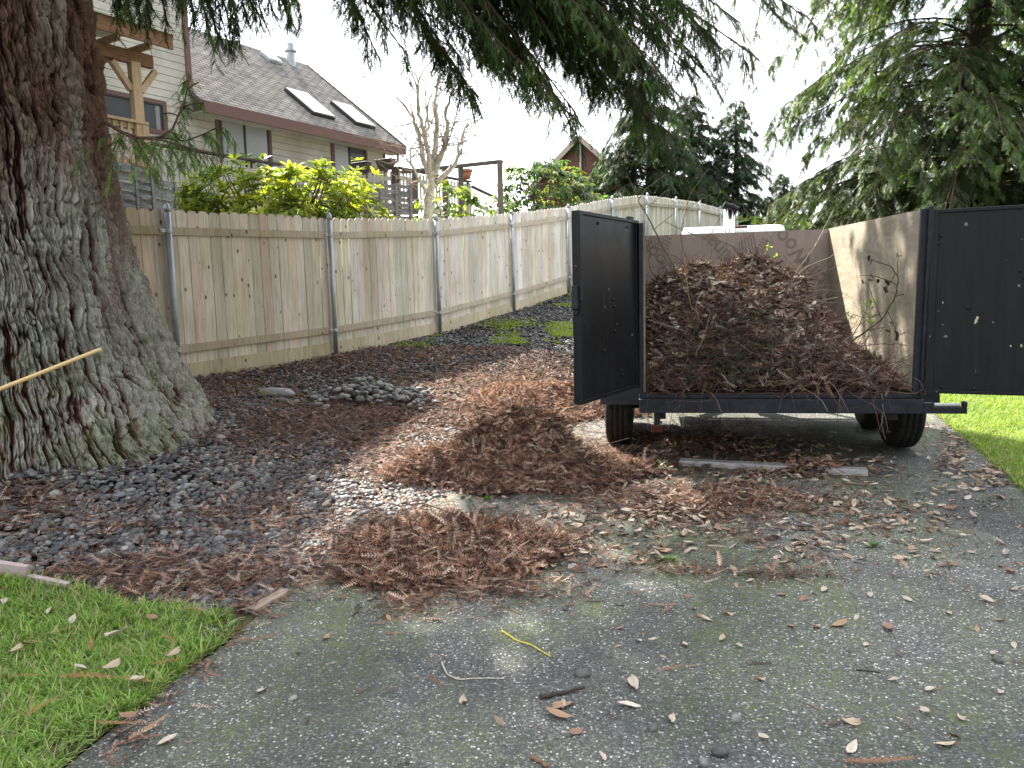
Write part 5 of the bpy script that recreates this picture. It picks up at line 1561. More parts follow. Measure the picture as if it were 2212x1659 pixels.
run(PA0, PA1, 'a'); run(PA1, PB, 'b'); run(PB, PC, 'c')
for p in (PA0 * .5 + PA1 * .5, PA1, PB, PC):
    mb = MB(); mb.box((p[0] - .07, p[1] + .02, -1.5), (p[0] + .07, p[1] + .15, p[2] - .03)); mb.build('post', m_rail, deck)
mb = MB(); mb.box((PA0[0], .0, zc - 1.35), (PB[0], OD - .05, zc - 1.05)); mb.build('floor', m_siding, deck)
xe3, ze3 = wall_px(1098, 440, OD2)
mb = MB(); mb.beam(PC + (.1, 0, -.12), (xe3, PC[1], ze3 - HB), .07, .07); sr = mb.build('stair_rail', m_rail, deck)
mb = MB(); mb.beam(PC + (.1, -.05, -.6), (xe3, PC[1] - .05, ze3 - HB - .48), .03, .12); mb.build('stair_board', m_siding, deck)
# planters on the rail
m_planter = new_mat('olive_plastic', .6, (.075, .07, .055))[0]
def planter(px, py, lab):
    q = PA1 * (1 - px) + PB * px; q2 = (PB - PA1)[:2] / np.linalg.norm((PB - PA1)[:2]); dw = UH * q2[0] + NH * q2[1]
    w2 = HO - NH * OD + UH * q[0] + NH * q[1]
    e = empty('rail_planter', (*w2, zc + HB + .03), lab, 'planter', 'planter boxes on the deck rail', rot=Matrix(((dw[0], -dw[1], 0), (dw[1], dw[0], 0), (0, 0, 1))))
    V = [(-.2, -.08, 0), (.2, -.08, 0), (.2, .08, 0), (-.2, .08, 0), (-.25, -.1, .17), (.25, -.1, .17), (.25, .1, .17), (-.25, .1, .17)]
    build('box', V, quads=[(0, 3, 2, 1), (0, 1, 5, 4), (1, 2, 6, 5), (2, 3, 7, 6), (3, 0, 4, 7)], mat=m_planter, parent=e, bevel=.02)
    mb = MB(); mb.box((-.27, -.12, .172), (.27, .12, .205)); mb.build('rim', m_planter, e, bevel=.02)
planter(.38, 0, 'dark olive planter box on the deck rail, the one nearer the windows')
planter(.80, 0, 'dark olive planter box on the deck rail, next to the corner post')
m_terra = new_mat('terracotta', .85, (.42, .17, .10))[0]
fp_ = HO - NH * OD2 + UH * (PC[0] - .15)
pe = empty('flower_pot', (fp_[0], fp_[1], PC[2] + HB + .06), 'terracotta flower pot standing on the stair rail post', 'flower pot')
mb = MB(); mb.tube([(0, 0, 0), (0, 0, .2)], [.10, .155], 20); mb.build('pot', m_terra, pe, smooth=True)
mb = MB(); mb.tube([(0, 0, .2), (0, 0, .26)], [.175, .175], 20); mb.build('rim', m_terra, pe)
# open timber frame beyond the deck
m_oldwood, t, b = new_mat('old_grey_wood', .85, spec=.2)
g_ = tnoise(t, coords(t, (1, 1, .3)), 12, 5, .6); t.links.new(ramp(t, g_, [(.3, (.09, .075, .065)), (.7, (.19, .165, .145))]), b.inputs['Base Color'])
A = wpt(868, 372, 19.5); B = wpt(1083, 349, 17.2); 
def low(p, z): return np.array([p[0], p[1], z])
pf = empty('timber_frame', low(B, 2.2), 'open frame of brown posts and a top rail beside the deck', 'frame')
mb = MB(); mb.beam(A - low(B, 2.2), B - low(B, 2.2) , .12, .07); mb.build('top_rail', m_oldwood, pf)
for f in (.14, .46, .62, .985):
    p = A * (1 - f) + B * f
    mb = MB(); mb.box((-.06, -.06, 0), (.06, .06, p[2] - 2.2 - .04), M=Matrix.Translation(Vector(p - B) * 1.0 - Vector((0, 0, p[2] - B[2]))))
    mb.build('post', m_oldwood, pf)
# weathered woven panels behind the fence
def woven(name, lab, pa, pb, zbot, ztop_, rows):
    """pa, pb: ground-plan ends"""
    pa = np.array(pa); pb = np.array(pb); l = np.linalg.norm(pb - pa); d = (pb - pa) / l
    e = empty(name, (pa[0], pa[1], zbot), lab, 'fence panel', 'woven wood panels behind the picket fence', rot=Matrix(((d[0], -d[1], 0), (d[1], d[0], 0), (0, 0, 1))))
    H = ztop_ - zbot; mb = MB()
    for i in range(rows):
        z = H * (i + .5) / rows; hh = H / rows * .42
        k = 25; xs_ = np.linspace(0, l, k)
        ph = math.pi * (i % 2)
        y = .03 * np.sin(xs_ / l * 3 * math.pi + ph); dz = rng.normal(0, .006, k).cumsum() * .4
        V = []; 
        for q in range(k): V += [(xs_[q], y[q] - .006, z - hh + dz[q]), (xs_[q], y[q] - .006, z + hh + dz[q]), (xs_[q], y[q] + .006, z + hh + dz[q]), (xs_[q], y[q] + .006, z - hh + dz[q])]
        Q = [(4 * q + j, 4 * q + (j + 1) % 4, 4 * q + 4 + (j + 1) % 4, 4 * q + 4 + j) for q in range(k - 1) for j in range(4)]
        mb.add(V, Q=Q)
    mb.build('slats', m_oldgrey, e)
    for x_ in (0, l / 3, 2 * l / 3, l):
        mb = MB(); mb.box((x_ - .03, -.03, 0), (x_ + .03, .03, H + .02)); mb.build('upright', m_oldgrey, e)
m_oldgrey, t, b = new_mat('silver_grey_lath', .85, spec=.2)
g_ = tnoise(t, coords(t, (.4, 1, 3)), 12, 5, .6); t.links.new(ramp(t, g_, [(.3, (.13, .125, .125)), (.7, (.30, .295, .30))]), b.inputs['Base Color'])
a_, b__ = wpt(215, 400, 11.6), wpt(326, 400, 13.0)
woven('woven_panel', 'silver grey woven lath panel below the porch', a_[:2], b__[:2], 1.5, b__[2] + .25, 30)
a_, b__ = wpt(329, 420, 13.3), wpt(460, 430, 15.6)
woven('woven_panel', 'dark grey lath panel below the deck behind the yellow bush', a_[:2], b__[:2], 1.6, b__[2] + .1, 18)
a_, b__ = wpt(790, 425, 13.6), wpt(886, 420, 14.2)
woven('woven_panel', 'brown sagging lath panel strewn with dead leaves below the deck corner', a_[:2], b__[:2], 1.9, b__[2] + .15, 20)

# brown neighbour house far right of the deck
m_bsid = new_mat('red_brown_siding', .8, (.16, .085, .06))[0]
Bc = wpt(1252, 340, 34)
nb = empty('brown_house', low(Bc, 2.4), 'red-brown gabled house half hidden behind shrubs and conifers', 'house', rot=Matrix.Rotation(R(-12), 3, 'Z'))
ap = wpt(1250, 303, 34)[2] - 2.4
mb = MB(); hw = 1.9; ev = ap - 1.75
siding(mb, -hw, hw, 0, ev, course=.18)
mb.box((-hw, .01, 0), (hw, 9, ev)); z = ev
while z < ap - .12:
    w1 = hw * (ap - z) / (ap - ev); w2 = hw * (ap - min(z + .22, ap)) / (ap - ev)
    mb.add([(-w1, -.022, z), (w1, -.022, z), (w2, -.004, min(z + .22, ap)), (-w2, -.004, min(z + .22, ap))], Q=[(0, 1, 2, 3)]); z += .22
mb.build('wall', m_bsid, nb)
mb = MB(); mb.beam((-hw - .5, 4.4, ev - .45), (0, 4.4, ap + .06), 9.4, .1); mb.beam((hw + .5, 4.4, ev - .45), (0.0, 4.4, ap + .06), 9.4, .1); mb.build('roof', m_shingle, nb)
mb = MB(); mb.beam((-hw - .5, -.33, ev - .43), (0, -.33, ap + .08), .05, .2); mb.beam((hw + .5, -.33, ev - .43), (0, -.33, ap + .08), .05, .2); mb.build('barge_board', new_mat('pale_barge', .7, (.42, .36, .28))[0], nb)
mb = MB(); mb.tube([(.05, -.1, ev - 1.5), (.05, -.1, ap + .1)], .06, 10); mb.build('vent_pipe', m_galv, nb)

# ================================================================== SHRUBS
m_rhodo = m_vcol('rhododendron_leaf', 0.35, 0.5, 12, 0.2, trans=0.45)
RL = [p_leaf(.34, random.uniform(-.35, .1), random.uniform(.2, .9), 0, 4) for _ in range(5)]
def rhodo(lab, cx, cy, z0, rx, ry, h, nros, lsize, pal, droop, name='rhododendron'):
    e = empty(name, (cx, cy, z0), lab, 'shrub')
    mb = MB(); P = []; A = []
    for k in range(nros):
        while True:
            p = rng.uniform(-1, 1, 3); p[2] = abs(p[2]); r_ = np.linalg.norm(p)
            if .45 < r_ < 1: break
        p = p / r_ * r_ ** .35
        wob = .78 + .5 * noise(np.array([[p[0] * 2.5 + cx, p[1] * 2.5, p[2] * 2.5]]), 4)[0]
        p = p * np.array([rx, ry, h]) * wob
        P.append(p); ax = p / np.array([rx, ry, h]) + np.array([0, 0, .7]); A.append(ax / np.linalg.norm(ax))
        if k % 4 == 0:
            r0 = np.array([rng.normal(0, .1), rng.normal(0, .1), 0]); m = (r0 + p) / 2 + rng.normal(0, .12, 3); m[2] *= .8
            mb.tube(curve_pts(r0, m, p, 8), np.linspace(.022, .006, 8), 5, c=(.15, .11, .08), cap=False)
    mb.build('stems', m_limb, e)
    P = np.array(P); A = np.array(A)
    per = 9; n = nros * per
    pp = np.repeat(P, per, 0); aa = np.repeat(A, per, 0)
    x_ = np.cross(aa, [0.1, 0, 1.0]); x_ /= np.linalg.norm(x_, axis=1, keepdims=True) + 1e-6; y_ = np.cross(aa, x_)
    th = np.tile(np.arange(per) * 2 * math.pi / per, nros) + rng.normal(0, .25, n)
    el = rng.uniform(.0, .7, n)
    D = (x_ * np.cos(th)[:, None] + y_ * np.sin(th)[:, None]) * np.cos(el)[:, None] + aa * np.sin(el)[:, None] + np.array([0, 0, -droop]) * rng.uniform(.4, 1.2, (n, 1))
    D /= np.linalg.norm(D, axis=1, keepdims=True)
    s = lsize * rng.uniform(.6, 1.15, n)
    S = multi(RL, pp + D * s[:, None] * .55, frames(D, aa + rng.normal(0, .2, (n, 3))), s, np.repeat(pick(nros, pal, .18), per, 0) * rng.uniform(.8, 1.2, (n, 1)))
    build('foliage', S[0], S[1], colr=S[2], mat=m_rhodo, parent=e)
    return e
YG = [(.38, .41, .06), (.46, .48, .07), (.28, .34, .06), (.16, .22, .05)]
c1 = wpt(600, 440, 12.6); rhodo('large yellow-green rhododendron behind the fence in front of the house', c1[0], c1[1], 1.95, 1.6, 1.0, wpt(600, 352, 12.6)[2] - 1.95, 800, .17, YG, .15)
c1 = wpt(430, 450, 12.4); rhodo('low yellow-green rhododendron clump at the left of the big yellow one', c1[0], c1[1], 1.95, .6, .5, wpt(430, 405, 12.4)[2] - 1.95, 110, .15, YG, .1)
c1 = wpt(760, 450, 13.2); rhodo('yellow-green rhododendron at the right of the big yellow one', c1[0], c1[1], 1.95, .65, .6, wpt(760, 375, 13.2)[2] - 1.95, 150, .15, YG, .15)
GG = [(.16, .24, .06), (.22, .30, .07), (.11, .18, .05), (.26, .30, .06)]
c1 = wpt(965, 460, 15.2); rhodo('drooping green rhododendron at the foot of the bare tree', c1[0], c1[1], 2.0, .8, .6, wpt(965, 404, 15.2)[2] - 2.0, 210, .17, GG, 1.0)
G2 = [(.10, .17, .06), (.14, .21, .07), (.08, .14, .05), (.20, .22, .05)]
c1 = wpt(1195, 440, 19.5); rhodo('big round green rhododendron with drooping leaves behind the fence crest', c1[0], c1[1], 2.2, 1.55, 1.2, wpt(1195, 345, 19.5)[2] - 2.2, 640, .19, G2, 1.1)
c1 = wpt(1085, 440, 17.5); rhodo('small green rhododendron left of the big round one', c1[0], c1[1], 2.2, .5, .5, wpt(1085, 420, 17.5)[2] - 2.2, 60, .15, G2, 1.0)
c1 = wpt(1745, 500, 22); rhodo('sparse yellow-leaved bush seen over the trailer front', c1[0], c1[1], float(zg(c1[0], c1[1])), 1.2, 1.0, wpt(1745, 455, 22)[2] - float(zg(c1[0], c1[1])), 110, .16, [(.34, .36, .05), (.22, .26, .05)], .2, 'yellow_bush')

# ================================================================== BARE TREE
def bare_tree():
    b0 = wpt(925, 470, 14.6); z0 = b0[2] - .9
    e = empty('bare_tree', (b0[0], b0[1], z0), 'leafless pale-barked tree with pruned stubs in front of the deck', 'tree')
    base = np.array([b0[0], b0[1], z0])
    m_pale = m_vcol('pale_grey_bark', .9, .15, 18, .4)
    mb = MB()
    def lm(pts, r0, r1, dy=0):
        P = np.array([wpt(px, py, 14.6 + dy * i / (len(pts) - 1)) for i, (px, py) in enumerate(pts)])
        k = 4 * (len(P) - 1) + 1; s = np.linspace(0, len(P) - 1, k)
        Q_ = np.stack([np.interp(s, np.arange(len(P)), P[:, a]) for a in range(3)], -1); Q_[1:-1] = (Q_[:-2] + 2 * Q_[1:-1] + Q_[2:]) / 4
        Q_ += rng.normal(0, .01, Q_.shape)
        mb.tube(Q_ - base, np.linspace(r0 * .68, r1 * .6, k), 8, c=pick(1, [(.40, .37, .31), (.45, .42, .36)], .1)[0]); return Q_
    tips = []
    trunk = lm([(922, 500), (926, 430), (932, 395), (935, 370)], .14, .11); 
    for pts, r0, r1, dy in [([(933, 395), (915, 345), (905, 290), (893, 255), (878, 235)], .09, .03, .5), ([(933, 390), (925, 330), (915, 280), (905, 235), (900, 190)], .08, .03, -.4), ([(935, 385), (940, 330), (945, 270), (940, 220), (950, 160)], .10, .035, .3),
                            ([(938, 380), (955, 330), (968, 290), (962, 240), (975, 200)], .08, .03, -.3), ([(940, 395), (975, 365), (990, 345), (993, 310), (1010, 265)], .085, .03, .6), ([(925, 420), (905, 390), (888, 350), (885, 320)], .05, .02, -.6),
                            ([(945, 345), (960, 320), (963, 312)], .06, .05, -.3), ([(930, 340), (920, 310), (925, 260), (918, 215)], .06, .025, .7)]:
        tips.append(lm(pts, r0, r1, dy))
    mb.build('trunk', m_pale, e, smooth=True)
    tw_ = MB()
    for Q_ in tips:
        for _ in range(9):
            i = rng.integers(4, len(Q_)); d = rng.normal(0, .6, 3) + np.array([0, 0, .8]) + np.array([Q_[i][0] - b0[0], Q_[i][1] - b0[1], 0]) * .4
            w_ = wiggle(Q_[i], d, rng.uniform(.5, 1.3), 7, .16, -.1); tw_.tube(w_ - base, np.linspace(.014, .004, 8), 4, c=(.30, .25, .20), cap=False)
            for _ in range(2):
                j = rng.integers(2, 7); w2 = wiggle(w_[j], rng.normal(0, .6, 3) + np.array([0, 0, .5]), rng.uniform(.2, .5), 5, .2, 0); tw_.tube(w2 - base, np.linspace(.006, .003, 6), 3, c=(.33, .27, .2), cap=False)
    # thin arching whips on the left side
    for (a, b_) in [((905, 400), (800, 330)), ((900, 410), (790, 250)), ((890, 370), (815, 300)), ((905, 430), (820, 390)), ((880, 350), (840, 270)), ((900, 390), (850, 345))]:
        A_ = wpt(*a, 14.6); B_ = wpt(*b_, 14.2); M_ = (A_ + B_) / 2 + np.array([0, 0, -.25]); tw_.tube(curve_pts(A_, M_, B_, 10) - base, np.linspace(.012, .003, 10), 4, c=(.34, .24, .19), cap=False)
    tw_.build('twigs', m_limb, e)
bare_tree()

# ================================================================== CONIFERS
FSPR = [p_lite(9, .34, .11, droop=random.uniform(0, .3), bend=random.uniform(-.2, .2)) for _ in range(4)]
RSPR = [p_lite(9, .32, .12, droop=random.uniform(0, .4), bend=random.uniform(-.2, .2)) for _ in range(5)]
def conifer(name, lab, base, H, R0, nb_, sprig, pal, spm=16, f0=.05, tr=.3, droop=.35, pw=.8, az=(0, 6.283), group=None, up=.05, fmax=.98, twl=.34, tpm=5, prt=None, lo=.9):
    global GSPR
    e = empty(name, base, lab, 'tree', group)
    base = np.array(base, float)
    k = 14; s = np.linspace(0, 1, k)
    tp = np.stack([.15 * np.sin(s * 3) * (s), 0 * s, s * H - .3], -1)
    mb = MB(); mb.tube(tp, tr * (1 - s) ** .8 + .015, 14, c=(.05, .036, .028)); mb.build('trunk', m_limb, e, smooth=True)
    L_ = []
    for i in range(nb_):
        f = f0 + (fmax - f0) * ((i + rng.random()) / nb_) ** lo
        l = R0 * (1 - f) ** pw * rng.uniform(.65, 1.12) + .12 * R0
        a = rng.uniform(*az)
        d = np.array([math.cos(a), math.sin(a), 0])
        p0 = np.array([0, 0, f * H]); p2 = p0 + d * l + np.array([0, 0, -droop * l]); p1 = p0 + d * l * .55 + np.array([0, 0, up * l + .1])
        L_.append((curve_pts(p0, p1, p2, 9), .006 * l + .006, .3 + .7 * min(1, l / R0)))
    keep_ = GSPR; GSPR = prt or FSPR
    tb, S = foliage_on(L_, R0 * twl, tpm, sprig, spm, pal, start=.12, droop=.35, twigr=.008)
    GSPR = keep_
    tb.build('limbs', m_limb, e)
    build('crown', S[0], S[1], colr=S[2], mat=m_fol, parent=e)
    print(name, 'tris', len(S[1]))
def gz(p): return (p[0], p[1], float(zg(p[0], p[1])))
CG = [(.05, .085, .028), (.07, .11, .035), (.04, .07, .028), (.10, .14, .04), (.08, .105, .045)]
pR = wpt(2090, 440, 18)
conifer('redwood_tree', 'large spreading redwood beyond the trailer at right with layered drooping boughs', gz(pR), 17.0, 4.5, 275, .22, CG, spm=26, f0=.09, tr=.34, droop=.26, pw=.5, up=.10, twl=.30, tpm=7.5, prt=RSPR, lo=1.7)
pR2 = wpt(2330, 440, 21)
conifer('redwood_tree', 'second tall redwood at the right edge behind the right door', gz(pR2), 17.0, 4.2, 150, .25, CG, lo=1.5, spm=19, f0=.08, tr=.35, droop=.30, pw=.6, twl=.3, tpm=5, prt=RSPR)
FG = [(.030, .060, .028), (.045, .080, .032), (.025, .048, .026), (.055, .095, .035)]
GF = 'dark firs behind the fence crest'
for px, yy, top, R0, lab in [(1585, 33, 212, 3.0, 'dark fir with a pointed top right of the hanging branches'), (1400, 31, 165, 4.0, 'dark fir half hidden by the hanging branches'), (1490, 34, 200, 3.8, 'dark fir between two taller firs'), (1690, 36, 372, 2.2, 'short dark fir at the right end of the fir group'), (1345, 35, 330, 2.4, 'low dark fir beside the brown house')]:
    p = wpt(px, 480, yy); b0 = gz(p); tz = wpt(px, top, yy)[2]
    conifer('fir_tree', lab, b0, tz - b0[2], R0 * .85, 200, .20, FG, spm=40, f0=.04, tr=.22, droop=.12, pw=.85, up=.18, group=GF, twl=.24, tpm=8.5)
p = wpt(1797, 480, 36); b0 = gz(p)
conifer('fir_tree', 'small distant cone-shaped fir in the gap of sky', b0, wpt(1797, 385, 36)[2] - b0[2], 1.5, 60, .26, CG, spm=8, f0=.04, tr=.15, droop=.1, pw=.8, up=.2, twl=.3)
# low growth beyond the driveway
for i, (px, yy, top, rx) in enumerate([(1640, 26, 458, 1.5), (1850, 30, 462, 2.0), (1940, 32, 452, 2.0), (2060, 30, 440, 2.4), (2180, 30, 425, 2.4), (1720, 33, 470, 1.6)]):
    p = wpt(px, 490, yy); b0 = gz(p)
    rhodo(['round bush behind the dark firs', 'bush under the gap of sky', 'bush left of the big redwood trunk', 'bush behind the big redwood trunk', 'bush at the right edge behind the door', 'bush beside the small distant fir'][i], b0[0], b0[1], b0[2], rx, 1.2, wpt(px, top, yy)[2] - b0[2], 170, .2, [(.12, .17, .05), (.17, .22, .06), (.20, .17, .09)], .4, 'bush')

# ================================================================== SMALL THINGS
# heap of river stones, each stone its own object
stone_me = []
for k in range(8):
    V, T, _ = p_pebble(200 + k, 3, (1, random.uniform(.72, .92), random.uniform(.5, .7)))
    o = build('river_stone', V, T, colr=np.ones((len(V), 3)) * pick(1, [(.16, .16, .15), (.12, .125, .12), (.21, .20, .18), (.145, .145, .14)], .1)[0], mat=m_stone, smooth=True)
    stone_me.append(o.data); bpy.data.objects.remove(o)
dark_me = []
for k in range(4):
    V, T, _ = p_pebble(230 + k, 3, (1, random.uniform(.72, .92), random.uniform(.6, .75)))
    o = build('river_stone', V, T, colr=np.ones((len(V), 3)) * pick(1, [(.085, .08, .075), (.12, .105, .09), (.06, .06, .06)], .1)[0], mat=m_stone, smooth=True)
    dark_me.append(o.data); bpy.data.objects.remove(o)
def stone(pos, s, label, group, zoff=0.0):
    o = bpy.data.objects.new('river_stone', random.choice(dark_me if ('dark' in label or 'brown' in label) else stone_me)); col.objects.link(o)
    o.location = pos; o.scale = (s, s, s); o.rotation_euler = (random.uniform(-.3, .3), random.uniform(-.3, .3), random.uniform(0, 6.3))
    return tag(o, label, 'stone', group)
for k in range(170):
    px = rng.normal(805, 75); py = 860 - max(0, 1 - abs(px - 800) / 120) * rng.uniform(0, 22) + rng.normal(0, 10)
    p = ground_hit(px, py + 6); hgt_ = max(0, .13 * (1 - abs(px - 790) / 130)) * rng.random()
    stone((p[0], p[1], float(zg(p[0], p[1])) + .02 + hgt_), rng.uniform(.045, .105), 'smooth grey river stone lying in the stone heap on the gravel', 'stones of the river stone heap')
for px, py, s, lab in [(1222, 1320, .045, 'small dark round stone on the open driveway, near the needle heap'), (1258, 1462, .07, 'dark grey stone on the driveway above the dark stick'), (2155, 1432, .055, 'dark stone on the driveway near the right edge'),
                       (1555, 1634, .075, 'pale brown stone near the bottom of the driveway'), (1520, 1658, .06, 'small grey stone cut by the bottom edge of the driveway'), (1410, 1578, .05, 'small brown stone right of the two pale curled leaves'),
                       (475, 1203, .12, 'large pale grey stone lying on the dark gravel'), (120, 1075, .11, 'pale stone lying on the gravel near the trunk'), (633, 1515, .05, 'whitish pebble on the driveway beside the front lawn'),
                       (490, 1308, .09, 'pale stone where gravel, lawn and driveway meet'), (1590, 1560, .06, 'knobbly pale stone next to a reddish leaf')]:
    s *= .72; q = ghit(px, py, s * .22); stone(q, s, lab, None)
# mossy flat rock
V, T, _ = p_pebble(301, 4, (1, .6, .28)); C = np.where((noise(V * 5) > .52)[:, None] & (V[:, 2:] > .03), [[.16, .19, .03]], [[.20, .20, .19]])
q = ghit(592, 852, .01); o = build('flat_rock', V * .40, T, colr=C, mat=m_stone, smooth=True); o.location = q; tag(o, 'flat pale rock patched with moss near the fence foot', 'rock')
# old boards under the rear of the trailer
m_board, t, b = new_mat('grey_board', .85, spec=.2)
g_ = tnoise(t, coords(t, (.15, 1, 1)), 26, 6, .7); t.links.new(ramp(t, g_, [(.3, (.16, .15, .14)), (.5, (.36, .35, .34)), (.7, (.48, .47, .46))]), b.inputs['Base Color']); bump(t, b, g_, .5, .01)
m_tan, t, b = new_mat('split_pale_wood', .85, spec=.15)
g_ = tnoise(t, coords(t, (.2, 1, 1)), 40, 5, .7); t.links.new(ramp(t, g_, [(.3, (.16, .11, .08)), (.7, (.38, .31, .24))]), b.inputs['Base Color']); bump(t, b, g_, .6, .01)
def board(pa, pb, w_, h_, lab, name='old_board', mat=m_board):
    a = np.array(ghit(*pa, h_ / 2)); b_ = np.array(ghit(*pb, h_ / 2)); l = np.linalg.norm(b_ - a); d = (b_ - a) / l
    n_ = 24; ang = math.atan2(d[1], d[0]); V = []
    for i in range(n_ + 1):
        x_ = l * i / n_; j1, j2 = (noise(np.array([[i * .6, 3.3, pa[0] * .1], [i * .6, 8.1, pa[0] * .1]])) - .5) * w_ * .25
        V += [(x_, -w_ / 2 + j1, -h_ / 2), (x_, -w_ / 2 + j1, h_ / 2 + j2 * .1), (x_, w_ / 2 + j2, h_ / 2), (x_, w_ / 2 + j2, -h_ / 2)]
    Q = [(4 * i + j, 4 * i + (j + 1) % 4, 4 * i + 4 + (j + 1) % 4, 4 * i + 4 + j) for i in range(n_) for j in range(4)] + [(3, 2, 1, 0), (4 * n_, 4 * n_ + 1, 4 * n_ + 2, 4 * n_ + 3)]
    o = build(name, V, quads=Q, mat=mat, bevel=.004); o.location = a; o.rotation_euler = (0, -math.asin(d[2]), ang)
    return tag(o, lab, 'board' if 'board' in name else 'edging')
board((1468, 1005), (1873, 1026), .10, .045, 'long weathered grey board on the driveway behind the trailer, its middle hidden by leaves')
board((545, 1328), (618, 1285), .055, .03, 'split piece of pale wood at the driveway edge beside the lawn', mat=m_tan)
m_edge = new_mat('pinkish_plastic', .6, (.42, .33, .32))[0]
board((-60, 1242), (62, 1262), .03, .09, 'pinkish straight lawn edging strip at far left', 'lawn_edging', m_edge)
board((64, 1263), (150, 1282), .03, .05, 'second pinkish lawn edging strip, half buried in needles', 'lawn_edging', m_edge)
# sticks on the driveway
def stick(name, lab, pts, r0, colr, cat='stick'):
    P = np.array([ghit(px, py, r0 * 1.1 + dz) for (px, py, dz) in pts])
    k = 6 * (len(P) - 1) + 1; s = np.linspace(0, len(P) - 1, k)
    Q_ = np.stack([np.interp(s, np.arange(len(P)), P[:, a]) for a in range(3)], -1); Q_[1:-1] = (Q_[:-2] + 2 * Q_[1:-1] + Q_[2:]) / 4
    Q_[:, 2] = np.maximum(Q_[:, 2], zg(Q_[:, 0], Q_[:, 1]) + .004 + r0)
    Q_ += rng.normal(0, r0 * .15, Q_.shape)
    mb = MB(); mb.tube(Q_ - Q_[0], np.linspace(r0, r0 * .6, k) * rng.uniform(.85, 1.15, k), 7, c=colr)
    o = mb.build(name, m_twig); o.location = Q_[0]
    return tag(o, lab, cat)
stick('twig', 'bright yellow bent twig on the driveway', [(1083, 1366, 0), (1110, 1385, .0), (1150, 1403, .01), (1190, 1423, 0)], .0042, (.52, .45, .08), 'twig')
stick('twig', 'thin brown twig lying by the front needle heap', [(1058, 1310, 0), (1090, 1314, 0), (1125, 1330, 0)], .003, (.35, .24, .12), 'twig')
stick('twig', 'pale curved bare twig on the driveway', [(955, 1440, .01), (965, 1462, 0), (990, 1474, 0), (1040, 1470, 0), (1090, 1470, 0)], .0032, (.42, .37, .30), 'twig')
stick('stick', 'short dark broken stick with a yellow end', [(1165, 1516, 0), (1210, 1505, 0), (1262, 1496, .01)], .0085, (.05, .04, .03))
stick('twig', 'dark thin twig at mid driveway', [(1330, 2010 - 700 + 0, 0), (1350, 1312, 0)], .003, (.06, .045, .03), 'twig')
stick('twig', 'thin dark twig on the right half of the driveway', [(1500 + 350, 1452 - 0, 0), (1900, 1458, 0)], .003, (.05, .04, .03), 'twig')
stick('stick', 'brown stick cut by the bottom edge of the driveway', [(1148, 1645, 0), (1185, 1665, 0)], .008, (.16, .10, .06))
stick('twig', 'dry branch at the edge of the right lawn', [(2110, 1022, 0), (2140, 1012, 0), (2165, 1004, .02), (2185, 1002, .03)], .008, (.25, .19, .10), 'twig')
stick('cane', 'thin straight cane lying across the large needle heap', [(1070, 975, .26), (1130, 997, .33), (1200, 1000, .3), (1290, 998, .12)], .003, (.42, .34, .26))
# pale wooden pole leaning across the trunk
a = wpt(219, 754, 4.35); d0 = rayn(-60, 864); b_ = CAM + d0 * (3.95 / d0[1])
dirv = (b_ - a) / np.linalg.norm(b_ - a)
s_ = 1.0
for _ in range(400):
    e_ = a + dirv * s_
    if e_[2] < zg(e_[0], e_[1]) + .02 or s_ > 3.2: break
    s_ += .01
m_pole, t, b = new_mat('varnished_pale_wood', .4, (.62, .44, .20), spec=.4)
mb = MB(); mb.tube([(0, 0, 0), *(list(((e_ - a) * f) for f in (.01, .5, .99, 1.0)))], [.009, .0115, .0115, .0115, .009], 16)
o = mb.build('wooden_pole', m_pole, smooth=True); o.location = a; tag(o, 'long pale wooden tool handle slanting in front of the trunk', 'handle')

# single leaves and fronds on the open driveway and lawn
leaf_me = []
for k in range(8):
    V, T, S_ = p_leaf(random.uniform(.42, .56), random.uniform(.1, .9), random.uniform(.4, 1.6), random.uniform(-.5, .5), 8)
    cc = pick(1, [(.46, .36, .26), (.52, .44, .35), (.30, .17, .11), (.38, .24, .14)], .08)[0]
    o = build('dry_leaf', V, T, colr=S_[:, None] * cc, mat=m_leaf, smooth=True); leaf_me.append(o.data); bpy.data.objects.remove(o)
def lone_leaf(px, py, s, lab='small dry curled leaf lying alone on the open driveway', grp='single dry leaves on the open driveway', dz=.006, me=None):
    q = ghit(px, py, dz + s * .06); o = bpy.data.objects.new('dry_leaf', leaf_me[me] if me is not None else random.choice(leaf_me)); col.objects.link(o)
    o.location = q; o.scale = (s,) * 3; o.rotation_euler = (random.uniform(-.4, .4), random.uniform(-.4, .4), random.uniform(0, 6.3))
    return tag(o, lab, 'leaf', grp)
for px, py, s in [(1340, 1363, .05), (1215, 1530, .07), (1245, 1590, .07), (1335, 1400, .035), (1390, 1375, .03), (1500, 1320, .05), (1510, 1335, .04), (1570, 1330, .06), (1640, 1475, .05), (1710, 1358, .05), (1762, 1360, .06),
                  (1850, 1340, .045), (1870, 1400, .04), (1880, 1290, .06), (1960, 1300, .06), (1780, 1280, .06), (1735, 1300, .06), (1690, 1290, .06), (1840, 1570, .075), (1930, 1475, .05), (2010, 1495, .06), (2160, 1500, .05), (2065, 1595, .06),
                  (2130, 1300, .07), (2110, 1365, .05), (2160, 1345, .05), (2190, 1400, .05), (2050, 1330, .05), (1450, 1560, .06), (1000, 1522, .06), (935, 1422, .035), (565, 1500, .06), (645, 1415, .05), (705, 1385, .05), (840, 1340, .05),
                  (1085, 1300, .05), (1380, 1390, .04), (1560, 1385, .05), (2080, 1560, .05), (2000, 1545, .06), (1590, 1270, .05), (1620, 1260, .05), (2190, 1280, .05), (2010, 1250, .06), (1650, 1600, .05), (1480, 1400, .05), (800, 1300, .05), (1300, 1640, .045)]:
    lone_leaf(px, py, s * .85)
